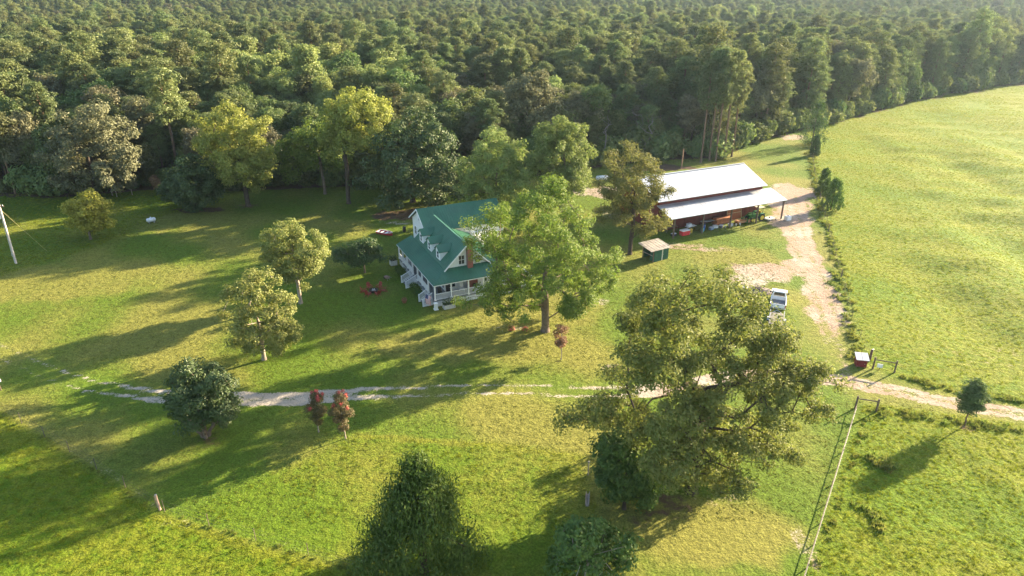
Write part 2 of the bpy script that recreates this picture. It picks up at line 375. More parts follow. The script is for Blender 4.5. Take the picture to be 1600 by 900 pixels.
# ------------------------------------------------------------------ trees
def unit(a): return a/np.maximum(np.linalg.norm(a, axis=1, keepdims=True), 1e-6)
def kites(P, Nn, Lg, Wd, T=None, fold=.12):
    """leaf sprays: one folded kite (2 triangles sharing an edge) per point"""
    n = len(P); Nn = unit(Nn)
    if T is None: T = rng.normal(size=(n, 3))
    T = unit(T-(T*Nn).sum(1, keepdims=True)*Nn); B = np.cross(Nn, T)
    Lg = np.broadcast_to(Lg, (n,))[:, None]; Wd = np.broadcast_to(Wd, (n,))[:, None]
    v0 = P-T*Lg*.5; v1 = P+B*Wd*.5+Nn*Lg*fold; v2 = P+T*Lg*.5; v3 = P-B*Wd*.5+Nn*Lg*fold
    V = np.stack([v0, v1, v2, v3], 1).reshape(-1, 3); F = np.arange(4*n).reshape(n, 4)
    return V, F
def clump_leaves(C, rad, n_per, size, centre, flat=.75, asp=.55, up=.35, jit=.7, shell=.45):
    k = len(C); n = k*n_per
    idx = np.repeat(np.arange(k), n_per)
    d = unit(rng.normal(size=(n, 3))); rr = rng.uniform(0, 1, n)**shell
    off = d*rr[:, None]*np.asarray(rad)[idx][:, None]; off[:, 2] *= flat
    P = C[idx]+off
    outw = unit(P-centre)
    Nn = d*.6+outw*.5+np.array([0, 0, up])+rng.normal(size=(n, 3))*jit*.6
    s = size*rng.uniform(.65, 1.35, n)
    return kites(P, Nn, s, s*asp)
def thin(P, md, nmax):
    keep = np.empty((0, 3))
    for q in P:
        if len(keep) == 0 or np.min(((keep-q)**2).sum(1)) > md*md:
            keep = np.vstack([keep, q])
            if len(keep) >= nmax: break
    return keep
def lobe_points(lobes, md, nmax, inner=.35):
    """lobes: (x,y,z,r[,rz]); clump centres through their volume, more towards the shell"""
    Ls = np.array([l[:4] for l in lobes], float); w = Ls[:, 3]**2; w = w/w.sum()
    m = nmax*14; i = rng.choice(len(Ls), m, p=w)
    d = unit(rng.normal(size=(m, 3))); rr = (inner+(1-inner)*rng.uniform(0, 1, m)**.6)
    P = Ls[i, :3]+d*(rr*Ls[i, 3])[:, None]*np.array([1, 1, .9])
    return thin(P[P[:, 2] > .35], md, nmax)
def skeleton(C, trunk, r_base, r_tip=.025, n=6, up=.0):
    """branches from trunk nodes out to clump centres"""
    nodes = [np.array(t, float) for t in trunk]; par = [-1]+list(range(len(trunk)-1))
    kink = len(trunk)
    c0 = np.array(trunk[-1])
    order = np.argsort(np.linalg.norm(C-c0, axis=1))
    for i in order:
        c = C[i]; A = np.array(nodes)
        dv = c-A; ds = np.linalg.norm(dv, axis=1)
        cost = ds + np.maximum(0, A[:, 2]-c[2]+.25*np.hypot(dv[:, 0], dv[:, 1]))*1.3
        cost[:max(1, kink//3)] += 3.0
        j = int(np.argmin(cost)); a = nodes[j]; d = np.linalg.norm(c-a)
        k = max(1, int(d/1.6)); last = j
        for t in range(1, k+1):
            f_ = t/k; q = a+(c-a)*f_
            q = q+np.array([0, 0, math.sin(f_*math.pi)*d*(.10+up)])+(rng.normal(size=3)*.07*d*math.sin(f_*math.pi))
            nodes.append(q); par.append(last); last = len(nodes)-1
    A = np.array(nodes); cnt = np.zeros(len(A)); kids = np.bincount([p_ for p_ in par if p_ >= 0], minlength=len(A))
    for i in range(len(A)-1, -1, -1):
        if kids[i] == 0: cnt[i] += 1
        if par[i] >= 0: cnt[par[i]] += cnt[i]
    tot = cnt[0]; e = math.log(r_base/r_tip)/math.log(max(tot, 2))
    rad = r_tip*cnt**e
    V = []; F = []; o = 0
    for i in range(1, len(A)):
        a, b = A[par[i]], A[i]; ra, rb = rad[par[i]], rad[i]
        if par[i] >= 1 or i > 1: ra = min(ra, rb*1.35) if i >= kink else ra
        if i == 1: ra *= 1.45
        d = b-a; L_ = np.linalg.norm(d)
        if L_ < 1e-4: continue
        d = d/L_; h_ = np.array([0, 0, 1.]) if abs(d[2]) < .9 else np.array([1., 0, 0])
        x = np.cross(d, h_); x /= np.linalg.norm(x); y = np.cross(d, x)
        t = np.arange(n)*2*math.pi/n
        ring = x[None]*np.cos(t)[:, None]+y[None]*np.sin(t)[:, None]
        V.append(a-d*ra*.2+ring*ra); V.append(b+d*rb*.2+ring*rb)
        k = np.arange(n); k2 = (k+1) % n
        F.append(np.stack([o+k, o+k2, o+n+k2, o+n+k], 1)); o += 2*n
    return np.concatenate(V), np.concatenate(F)

BARK = mat('grey bark', (.16, .125, .095), .95, var=.3, scale=2.5, bump=.6, bscale=12, spec=.1)
BARKD = mat('dark bark', (.075, .058, .045), .95, var=.3, scale=2.5, bump=.6, bscale=12, spec=.1)
BARKP = mat('pine bark', (.19, .125, .085), .95, var=.3, scale=3, bump=.6, bscale=10, spec=.1)
BARKL = mat('pale bark', (.30, .25, .20), .9, var=.25, scale=3, bump=.4, bscale=10, spec=.1)

def broadleaf(name, label, cat, base, lobes, leaf, bark, trunk_r, n_cl=150, n_leaf=130, size=.34, rc=.95, fork=None, trunks=1, md=None, flat=.75, asp=.55, up=.35, extra=None, inner=.35, group=None, jit=.7):
    """lobes are relative to the base"""
    t = thing(name, label, cat, (base[0], base[1], hz1(*base)), 0, group)
    Lb = np.array([l[:4] for l in lobes], float)
    ctr = (Lb[:, :3]*Lb[:, 3:]**2).sum(0)/(Lb[:, 3]**2).sum()
    md = md or .62*rc
    C = lobe_points(lobes, md, n_cl, inner)
    fk = fork or max(1.2, .55*(Lb[:, 2]-Lb[:, 3]).min()+.25*ctr[2])
    top = np.array([ctr[0]*.35, ctr[1]*.35, ctr[2]])
    if trunks == 1:
        tr = [(0, 0, -.15), (0, 0, .5), (ctr[0]*.04, ctr[1]*.04, fk)]
        for f_ in (.25, .5, .75, 1): 
            q = np.array(tr[2])*(1-f_)+top*f_; tr.append(tuple(q+rng.normal(size=3)*.12))
        V, F = skeleton(C, tr, trunk_r)
    else:
        Vs = []; Fs = []; o = 0
        for k in range(trunks):
            a = 6.283*k/trunks+.4; bx, by = .38*math.cos(a), .38*math.sin(a)
            sel = C[np.argmin(np.stack([np.hypot(C[:, 0]-math.cos(6.283*j/trunks+.4)*2, C[:, 1]-math.sin(6.283*j/trunks+.4)*2) for j in range(trunks)]), 0) == k]
            if len(sel) < 2: continue
            tr = [(bx*.6, by*.6, -.15), (bx, by, .5), (bx*2.2, by*2.2, fk), (bx*3, by*3, (fk+ctr[2])/2), (bx*3.4, by*3.4, ctr[2])]
            V, F = skeleton(sel, tr, trunk_r); Vs.append(V); Fs.append(F+o); o += len(V)
        V, F = np.concatenate(Vs), np.concatenate(Fs)
    link('trunk', raw_mesh('trunk', V, F, True), bark, t)
    rad = rc*rng.uniform(.7, 1.3, len(C))
    LV, LF = clump_leaves(C, rad, n_leaf, size, ctr-np.array([0, 0, ctr[2]*.3]), flat, asp, up, jit)
    cr = link('crown', raw_mesh('crown', LV, LF), leaf, t)
    t['_C'] = 0
    del t['_C']
    return t, C
def px_lobes(base_uv, Ls, spread=.5, extra=2, zmin=.4, shift=0.0):
    """lobe list from photo pixels, on the upright plane through the tree's foot; given depth so the crown is round"""
    bx, by = G(*base_uv); by_ = by+shift; out = []
    ctr_x = np.mean([onplane(l[0], l[1], by_)[0] for l in Ls])
    xs = [onplane(l[0], l[1], by_)[0] for l in Ls]; half = max(1.0, (max(xs)-min(xs))/2)
    for i, (u, v, r) in enumerate(Ls):
        x, z = onplane(u, v, by_); rm = r/FPX*depth(x, by_, z)
        w = math.sqrt(max(.05, 1-((x-ctr_x)/(half*1.25))**2))
        for k in range(extra):
            dy = (2*(k+rng.uniform(.1, .9))/extra-1)*half*spread*w if extra > 1 else 0
            # keep the lobe on the same sight line as far as it moves in depth
            s = (by_+dy)/by_
            zz = CAM_H-(CAM_H-z)*s
            out.append((x*s-bx, by_+dy-by, max(zmin+.7*rm, zz), rm*(1-.12*k)))
    return (bx, by), out

def pine(name, label, cat, base, H, rmax, leaf, bark=BARKP, live=.4, n_leaf=42, size=.62, group=None, lean=0.0, tr=.24, dens=1.0):
    t = thing(name, label, cat, (base[0], base[1], hz1(*base)), 0, group)
    C = []; z = H*live
    while z < H*.985:
        f_ = (z/H-live)/(1-live)
        prof = .55+.45*math.sin(min(1, f_/.45)*math.pi/2) if f_ < .45 else max(.10, math.sqrt(max(0, 1-((f_-.45)/.57)**2)))
        Lm = rmax*prof*rng.uniform(.75, 1.15)
        nb = int(rng.integers(3, 6)*dens+.5)
        a0 = rng.uniform(0, 6.28)
        for k in range(nb):
            a = a0+6.283*k/nb+rng.normal()*.25; Lk = Lm*rng.uniform(.55, 1.15)
            for q in ((.95, .6) if Lk > 1.3 else (.85,)):
                C.append((math.cos(a)*Lk*q, math.sin(a)*Lk*q, z+Lk*q*rng.uniform(.0, .25)+rng.normal()*.25))
        z += H*(1-live)*.075*rng.uniform(.8, 1.2)
    C.append((0, 0, H*.985)); C = np.array(C)
    trn = [(0, 0, -.15)]+[(lean*H*f_*f_+rng.normal()*.06, rng.normal()*.06, H*f_) for f_ in (.05, .2, .4, .55, .7, .82, .93)]
    # branches straight from the trunk
    V, F = skeleton(C[::1], trn, tr, .02, 5, up=-.06)
    link('trunk', raw_mesh('trunk', V, F, True), bark, t)
    rad = rng.uniform(.75, 1.25, len(C))*(.30*rmax+.2)
    LV, LF = clump_leaves(C, rad, n_leaf, size, np.array([0, 0, H*.55]), .55, .42, .75, .8, .5)
    link('crown', raw_mesh('crown', LV, LF), leaf, t)
    return t
def cedar(name, label, cat, base, H, rb, leaf, bark=BARKD, n=9000, size=.42, base_z=.3, group=None, power=.75, bumpy=.28):
    """juniper: dense cone of upright sprays with an uneven outline"""
    t = thing(name, label, cat, (base[0], base[1], hz1(*base)), 0, group)
    nc = 120; f_ = rng.uniform(0, 1, nc)**1.15; a = rng.uniform(0, 6.283, nc)
    rr = rb*np.clip(1-f_, 0, 1)**power*rng.uniform(1-bumpy*1.6, 1+bumpy, nc)*np.minimum(1, .72+f_*2.2)
    C = np.stack([np.cos(a)*rr*.85, np.sin(a)*rr*.85, base_z+f_*(H-base_z)], 1)
    V, F = skeleton(C[::3], [(0, 0, -.15), (0, 0, H*.2), (0, 0, H*.4), (0, 0, H*.6), (0, 0, H*.8), (0, 0, H*.95)], .05*rb, .02, 5, .0)
    link('trunk', raw_mesh('trunk', V, F, True), bark, t)
    k = rng.integers(0, nc, n); d = unit(rng.normal(size=(n, 3)))
    P = C[k]+d*(rng.uniform(0, 1, n)**.6*rb*.22)[:, None]*np.array([1, 1, 1.35])
    outw = P*np.array([1, 1, 0]); outw = unit(outw)
    Nn = outw*.8+d*.6+rng.normal(size=(n, 3))*.45
    T = np.array([0, 0, 1.])+outw*.5+rng.normal(size=(n, 3))*.35
    s = size*rng.uniform(.6, 1.4, n)
    P[:, 2] = np.maximum(P[:, 2], .1)
    LV, LF = kites(P, Nn, s, s*.36, T)
    link('crown', raw_mesh('crown', LV, LF), leaf, t)
    return t

# foliage colours
LF_OAK = leaf_mat('oak foliage', (.098, .172, .016), (.205, .262, .038), .42, .008, .05)
LF_PECAN = leaf_mat('pecan foliage', (.110, .155, .022), (.225, .245, .055), .45, .008, .05)
LF_MAPLE = leaf_mat('maple foliage', (.145, .190, .030), (.290, .300, .080), .42, .012, .06)
LF_DARK = leaf_mat('dark evergreen foliage', (.034, .074, .015), (.074, .122, .026), .30, .012, .08, .07)
LF_CEDAR = leaf_mat('cedar foliage', (.050, .105, .016), (.115, .185, .028), .34, .012, .08)
LF_YELLOW = leaf_mat('yellow green foliage', (.26, .26, .025), (.42, .38, .05), .45, .01, .05)
LF_BRIGHT = leaf_mat('bright foliage', (.115, .190, .034), (.250, .310, .085), .40, .012, .08)
LF_SYC = leaf_mat('sweetgum foliage', (.185, .225, .030), (.350, .350, .062), .44, .01, .06)
LF_OLIVE = leaf_mat('olive foliage', (.105, .125, .028), (.200, .195, .048), .42, .01, .06)
LF_RED = leaf_mat('crape blossom', (.36, .035, .045), (.46, .10, .09), .3, .01, .1)
LF_RUSSET = leaf_mat('russet green foliage', (.085, .085, .026), (.190, .135, .055), .38, .01, .08)
LF_BROWN = leaf_mat('dry brown foliage', (.20, .11, .05), (.30, .19, .10), .35, .01, .1)
F_PINE = leaf_mat('pine needles', (.098, .136, .040), (.190, .224, .074), .37, .025, .34)
F_PINE2 = leaf_mat('young pine needles', (.085, .135, .034), (.150, .195, .055), .36, .02, .2)
F_LITE = leaf_mat('forest light foliage', (.185, .245, .052), (.310, .350, .110), .44, .018, .2)
F_MID = leaf_mat('forest mid foliage', (.082, .128, .030), (.165, .205, .052), .38, .03, .32)
F_GREY = leaf_mat('forest greyish oak foliage', (.105, .110, .050), (.195, .185, .090), .36, .02, .2)

def yard_trees():
    # big oak right of the house
    b, lb = px_lobes((852, 517), [(840, 330, 42), (790, 345, 38), (750, 385, 28), (895, 360, 42), (850, 390, 48), (925, 405, 32), (955, 400, 22), (800, 400, 36), (880, 430, 42), (940, 435, 25), (780, 470, 24), (820, 478, 24), (900, 470, 30), (865, 300, 26), (735, 350, 14), (760, 458, 16), (720, 470, 11), (815, 442, 28), (838, 452, 24), (788, 432, 24), (800, 486, 19), (893, 478, 24), (925, 462, 20), (835, 478, 15)], .8, 2, 1.5)
    broadleaf('oak_tree', 'large spreading oak with bright green crown at the house corner', 'tree', b, lb, LF_OAK, BARK, .52, 310, 200, .26, .95, 1.5)
    # foreground pecan
    b, lb = px_lobes((1080, 768), [(1040, 470, 46), (1000, 490, 34), (1105, 455, 40), (1160, 480, 40), (1212, 552, 40), (1262, 588, 38), (1225, 520, 26), (1280, 640, 22), (1150, 560, 60), (1080, 540, 46), (1210, 610, 52), (965, 605, 36), (925, 640, 34), (885, 655, 22), (985, 655, 40), (1180, 680, 46), (1100, 620, 40), (1215, 710, 30), (1040, 720, 36), (1110, 720, 42), (985, 530, 24), (1160, 755, 22), (980, 560, 18), (1300, 600, 16), (1032, 545, 44), (1052, 655, 38), (1000, 585, 30), (1050, 600, 26), (1055, 738, 32), (1130, 742, 34), (1090, 700, 38), (1010, 690, 30)], .75, 2, 1.2)
    broadleaf('pecan_tree', 'very large loose pecan tree filling the right foreground', 'tree', b, lb, LF_PECAN, BARKD, .50, 580, 150, .25, .84, 3.2, inner=.38)
    # darker small tree under its left side
    b, lb = px_lobes((975, 795), [(955, 700, 32), (985, 735, 34), (945, 735, 26), (1005, 770, 26), (965, 765, 28)], .9, 2, .5)
    broadleaf('hackberry_tree', 'small dark green tree tucked under the left side of the pecan', 'tree', b, lb, LF_CEDAR, BARKD, .16, 70, 120, .32, .75, 1.0)
    # two light maples on the lawn
    b, lb = px_lobes((413, 562), [(405, 450, 30), (370, 460, 22), (435, 475, 26), (400, 500, 38), (370, 525, 24), (435, 520, 28), (455, 525, 14), (395, 545, 15), (435, 545, 13), (352, 497, 10)], .9, 2, 1.8)
    broadleaf('maple_tree', 'pale green maple nearest the sandy drive on the left lawn', 'tree', b, lb, LF_MAPLE, BARKL, .24, 140, 165, .26, .8, 2.0)
    b, lb = px_lobes((470, 474), [(455, 365, 28), (425, 380, 22), (485, 385, 24), (455, 395, 36), (430, 410, 24), (480, 415, 24), (455, 425, 22), (505, 392, 9), (470, 440, 12)], .9, 2, 3.0)
    broadleaf('maple_tree', 'pale green maple with bare lower trunk beside the small dark tree', 'tree', b, lb, LF_MAPLE, BARKL, .24, 140, 165, .28, .85, 3.0)
    # round dark multi-stem tree by the drive
    b, lb = px_lobes((322, 682), [(310, 590, 36), (285, 605, 28), (340, 600, 30), (310, 620, 48), (280, 635, 26), (350, 630, 26), (300, 650, 26), (340, 652, 26)], .9, 2, .6)
    broadleaf('holly_tree', 'round dark green multi-stemmed tree beside the sandy drive', 'tree', b, lb, LF_DARK, BARK, .15, 150, 150, .26, .75, 1.1, trunks=4, up=.2)
    # small dark tree by the house
    b, lb = px_lobes((570, 426), [(545, 392, 18), (570, 390, 18), (530, 398, 12), (590, 395, 14), (558, 400, 20), (580, 382, 12)], .8, 2, 1.2)
    broadleaf('plum_tree', 'small dark spreading tree left of the house porch', 'tree', b, lb, LF_DARK, BARK, .14, 70, 110, .30, .75, 1.3)
    # crape myrtles
    for uv, Ls, lab in (((498, 675), [(494, 623, 10), (487, 636, 8), (501, 640, 8), (494, 648, 9), (497, 660, 6)], 'left one of two red flowering shrubs by the drive'),
                        ((540, 685), [(531, 624, 11), (523, 640, 9), (541, 642, 10), (532, 655, 10), (536, 668, 6)], 'right one of two red flowering shrubs by the drive')):
        b, lb = px_lobes(uv, Ls, .9, 2, .3)
        t, C = broadleaf('crape_myrtle', lab, 'shrub', b, lb, LF_RUSSET, BARKL, .06, 60, 110, .14, .34, .7, group='crape myrtles')
        top = C[C[:, 2] > np.percentile(C[:, 2], 60)]
        sel = top[::2]
        V, F = clump_leaves(sel+unit(sel-C.mean(0))*.28, np.full(len(sel), .20), 46, .11, C.mean(0), 1.1, .8, .3, .9)
        link('blossom', raw_mesh('blossom', V, F), LF_RED, t)
    b, lb = px_lobes((877, 562), [(877, 513, 7), (873, 524, 7), (881, 528, 7), (877, 538, 7)], .9, 2, 1.0)
    broadleaf('young_tree', 'slim browning young tree in front of the big oak', 'tree', b, lb, LF_BROWN, BARKL, .05, 24, 60, .22, .42, 1.3)
    # bottom cedar and scrub
    cx, cyy = (-6.4, 36.5)
    cedar('cedar_tree', 'dense dark green cedar at the bottom of the picture', 'tree', (cx, cyy), 9.9, 5.2, LF_CEDAR, n=34000, size=.27, power=.70, bumpy=.24)
    b, lb = px_lobes((915, 905), [(900, 840, 34), (940, 845, 34), (870, 850, 24), (975, 850, 22), (920, 870, 36), (960, 880, 26), (880, 880, 26)], .9, 2, .5)
    t, C = broadleaf('scrub_tree', 'scraggly low tree with bare dead twigs at the bottom edge', 'tree', b, lb, LF_CEDAR, BARKL, .12, 60, 95, .32, .8, .8)
    mb = MB()
    for k in range(16):
        a = rng.uniform(0, 6.28); r_ = rng.uniform(.3, 2.6); p0 = Vector((r_*math.cos(a), -1.2+r_*math.sin(a), rng.uniform(.4, 2.0)))
        p1 = p0+Vector((rng.normal()*.9, rng.normal()*.9, rng.uniform(.4, 1.3))); mb.tube(p0, p1, .035, .012, 5)
    mb.build('dead_branches', mat('bleached twigs', (.33, .29, .24), .9), t)['kind'] = 'stuff'
    # young pine
    bx, by = G(1507, 665)
    pine('young_pine', 'young pine standing alone beside the right hand lane', 'tree', (bx, by), 4.7, 1.2, F_PINE2, live=.36, n_leaf=60, size=.27, tr=.07, dens=1.3, lean=.05)
    # fence-line cedars
    for (u, v, vt, w, lab) in ((1298, 328, 281, 1.9, 'bushy cedar nearest the barn on the pasture fence'), (1285, 302, 264, 1.4, 'smaller bushy cedar just behind another on the pasture fence'),
                               (1268, 226, 160, 3.4, 'tall cedar at the far corner of the pasture fence'), (1272, 243, 212, 1.3, 'slim young cedar on the far pasture fence')):
        bx, by = G(u, v); yy = by; H = onplane(u, vt, yy)[1]
        cedar('fence_cedar', lab, 'tree', (bx, by), max(2.2, H), w, LF_CEDAR if v > 250 else LF_DARK, n=3800, size=.36, power=.36, bumpy=.35, group='cedars along the pasture fence')
    # yellow tree far left
    b, lb = px_lobes((142, 374), [(137, 312, 17), (118, 325, 16), (155, 325, 17), (137, 335, 24), (115, 345, 13), (158, 348, 15), (137, 355, 14)], .9, 2, .8)
    broadleaf('redbud_tree', 'yellow green round tree standing alone on the left grass', 'tree', b, lb, LF_YELLOW, BARK, .18, 90, 110, .42, .95, 1.2)
    # behind the lawn
    b, lb = px_lobes((305, 326), [(300, 262, 22), (275, 280, 22), (325, 280, 22), (300, 292, 34), (265, 300, 17), (335, 300, 16), (300, 310, 22)], .9, 2, .8)
    broadleaf('magnolia_tree', 'dense dark round evergreen tree at the back of the lawn', 'tree', b, lb, LF_DARK, BARKD, .3, 170, 110, .42, 1.05, 1.0)
    b, lb = px_lobes((388, 322), [(365, 195, 34), (330, 205, 26), (395, 200, 26), (350, 225, 36), (395, 235, 34), (320, 230, 20), (370, 262, 36), (410, 255, 24), (400, 285, 18), (345, 265, 26)], .9, 2, 2.5)
    broadleaf('walnut_tree', 'tall tree with yellow green top behind the dark round evergreen', 'tree', b, lb, LF_SYC, BARKD, .45, 190, 150, .42, 1.3, 3.0)
    b, lb = px_lobes((508, 303), [(500, 205, 26), (480, 215, 20), (525, 215, 24), (450, 235, 24), (490, 245, 26), (455, 265, 20), (525, 250, 24)], .9, 2, 3.0)
    broadleaf('elm_tree', 'leaning green tree with thin pale trunk at the lawn edge', 'tree', b, lb, LF_OAK, BARK, .3, 130, 100, .52, 1.3, 3.0)
    b, lb = px_lobes((545, 318), [(555, 160, 32), (530, 180, 26), (585, 175, 26), (545, 205, 34), (580, 215, 28), (520, 225, 22)], .9, 2, 4.0)
    broadleaf('elm_tree', 'tall yellow topped tree above the dark oak behind the house', 'tree', b, lb, LF_SYC, BARKD, .4, 170, 140, .44, 1.35, 4.0)
    b, lb = px_lobes((645, 316), [(660, 195, 34), (620, 220, 38), (685, 220, 34), (600, 260, 36), (650, 260, 50), (700, 260, 26), (575, 285, 22), (620, 300, 34), (670, 300, 34), (710, 295, 16)], .9, 2, .8)
    broadleaf('live_oak_tree', 'broad dark live oak directly behind the green roofed house', 'tree', b, lb, LF_DARK, BARKD, .55, 260, 110, .52, 1.35, 2.0)
    b, lb = px_lobes((778, 345), [(780, 215, 20), (765, 235, 28), (795, 240, 28), (740, 265, 26), (775, 270, 40), (810, 275, 24), (725, 290, 18), (760, 305, 34), (800, 310, 28)], .9, 2, 1.5)
    broadleaf('sweetgum_tree', 'left of two tall bright trees behind the house roof', 'tree', b, lb, LF_BRIGHT, BARK, .4, 200, 150, .36, 1.15, 2.0)
    b, lb = px_lobes((880, 345), [(878, 195, 20), (860, 215, 26), (898, 215, 26), (845, 245, 22), (880, 245, 44), (915, 245, 20), (860, 280, 30), (900, 280, 30), (880, 305, 28)], .9, 2, 1.5)
    broadleaf('sweetgum_tree', 'right of two tall bright trees behind the house roof', 'tree', b, lb, LF_BRIGHT, BARK, .4, 210, 150, .36, 1.15, 2.0)
    b, lb = px_lobes((984, 397), [(985, 242, 22), (960, 255, 22), (1015, 255, 20), (985, 275, 34), (1030, 285, 18), (955, 295, 26), (1010, 310, 30), (975, 325, 30), (1035, 345, 18), (945, 335, 18), (1010, 350, 22), (1045, 300, 12)], .85, 2, 2.0)
    broadleaf('pecan_tree', 'olive green tree covering the left end of the barn', 'tree', b, lb, LF_OLIVE, BARKD, .34, 190, 130, .30, .95, 2.5, inner=.3)
    # grey-brown oaks of the left edge
    b, lb = px_lobes((150, 310), [(150, 185, 30), (115, 205, 34), (180, 210, 30), (140, 240, 44), (95, 245, 30), (195, 250, 24), (120, 275, 34), (175, 275, 28)], .9, 2, 1.5)
    broadleaf('water_oak_tree', 'big greyish oak on the forest edge above the yellow tree', 'tree', b, lb, F_GREY, BARKD, .5, 220, 105, .50, 1.3, 2.5)
    b, lb = px_lobes((822, 310), [(835, 135, 26), (805, 150, 26), (850, 155, 24), (820, 175, 36), (790, 180, 22), (850, 190, 22)], .9, 2, 6.0, shift=26)
    broadleaf('water_oak_tree', 'greyish rounded oak rising behind the two bright trees', 'tree', (b[0]*1.2, b[1]+26), [(l[0]-b[0]*.2, l[1]-26, l[2], l[3]) for l in lb], F_GREY, BARKD, .45, 150, 100, .6, 1.5, 4.0)
    for k, (u, v, vt) in enumerate(((176, 306, 262), (183, 308, 258), (207, 305, 272), (246, 303, 275))):
        bx, by = G(u, v); H = onplane(u, vt, by)[1]
        lobes = [(0, 0, H*.72, H*.20), (.3, 0, H*.55, H*.20), (-.3, .2, H*.88, H*.12)]
        broadleaf('sapling', ('slim sapling below the greyish oak, %s' % ('leftmost', 'second from left', 'beside the oak edge on its right', 'set apart near the dark evergreen')[k]), 'tree', (bx, by), lobes, F_GREY if k != 3 else LF_BROWN, BARKL, .07, 26, 55, .34, .62, 1.2, group='saplings at the lawn edge')
    # bare tree left of the barn
    t = thing('bare_tree', 'leafless grey tree against the dark woods behind the barn', 'tree', (30.6, 157.5, 0))
    Cb = np.array([(rng.normal()*2.4, rng.normal()*2.0, 5+rng.uniform(0, 7)) for _ in range(34)])
    V, F = skeleton(Cb, [(0, 0, -.15), (0, 0, 1), (0, 0, 2.6), (0.2, 0, 4.5)], .22, .03, 5)
    link('trunk', raw_mesh('trunk', V, F, True), mat('bleached wood', (.20, .175, .15), .9), t)
    t = thing('bare_tree', 'second leafless grey tree left of the other in dark woods', 'tree', (21.0, 154, 0))
    Cb = np.array([(rng.normal()*1.3, rng.normal()*1.2, 6+rng.uniform(0, 5)) for _ in range(18)])
    V, F = skeleton(Cb, [(0, 0, -.15), (0, 0, 1), (0, 0, 3.6), (0.2, 0, 5.5)], .14, .03, 5)
    link('trunk', raw_mesh('trunk', V, F, True), MATS['bleached wood'], t)
yard_trees()

# ------------------------------------------------------------------ scatter by points (stuff only)
def scatter(name, pts, rot, scl, idx, protos, label, cat):
    me = bpy.data.meshes.new(name); n = len(pts)
    me.vertices.add(n); me.vertices.foreach_set('co', np.asarray(pts, np.float32).ravel())
    a = me.attributes.new('rot', 'FLOAT_VECTOR', 'POINT'); a.data.foreach_set('vector', np.asarray(rot, np.float32).ravel())
    a = me.attributes.new('scl', 'FLOAT_VECTOR', 'POINT'); a.data.foreach_set('vector', np.asarray(scl, np.float32).ravel())
    a = me.attributes.new('idx', 'INT', 'POINT'); a.data.foreach_set('value', np.asarray(idx, np.int32))
    me.update()
    o = link(name, me); tag(o, label, cat, None, 'stuff')
    ng = bpy.data.node_groups.new(name, 'GeometryNodeTree')
    ng.interface.new_socket('Geometry', in_out='INPUT', socket_type='NodeSocketGeometry')
    ng.interface.new_socket('Geometry', in_out='OUTPUT', socket_type='NodeSocketGeometry')
    N, L = ng.nodes, ng.links
    gi = N.new('NodeGroupInput'); go = N.new('NodeGroupOutput'); jo = N.new('GeometryNodeJoinGeometry')
    def named(nm, ty):
        q = N.new('GeometryNodeInputNamedAttribute'); q.data_type = ty; q.inputs['Name'].default_value = nm; return q.outputs['Attribute']
    rt = N.new('FunctionNodeEulerToRotation'); L.new(named('rot', 'FLOAT_VECTOR'), rt.inputs[0])
    sc = named('scl', 'FLOAT_VECTOR'); ix = named('idx', 'INT')
    for k, objs in enumerate(protos):
        cmp_ = N.new('FunctionNodeCompare'); cmp_.data_type = 'INT'; cmp_.operation = 'EQUAL'
        L.new(ix, cmp_.inputs[2]); cmp_.inputs[3].default_value = k
        jj = N.new('GeometryNodeJoinGeometry')
        for ob in objs:
            oi = N.new('GeometryNodeObjectInfo'); oi.transform_space = 'ORIGINAL'; oi.inputs['Object'].default_value = ob
            L.new(oi.outputs['Geometry'], jj.inputs[0])
        ip = N.new('GeometryNodeInstanceOnPoints')
        L.new(gi.outputs[0], ip.inputs['Points']); L.new(cmp_.outputs[0], ip.inputs['Selection'])
        L.new(jj.outputs[0], ip.inputs['Instance']); L.new(rt.outputs[0], ip.inputs['Rotation']); L.new(sc, ip.inputs['Scale'])
        L.new(ip.outputs[0], jo.inputs[0])
    L.new(jo.outputs[0], go.inputs[0])
    md = o.modifiers.new('scatter', 'NODES'); md.node_group = ng
    return o

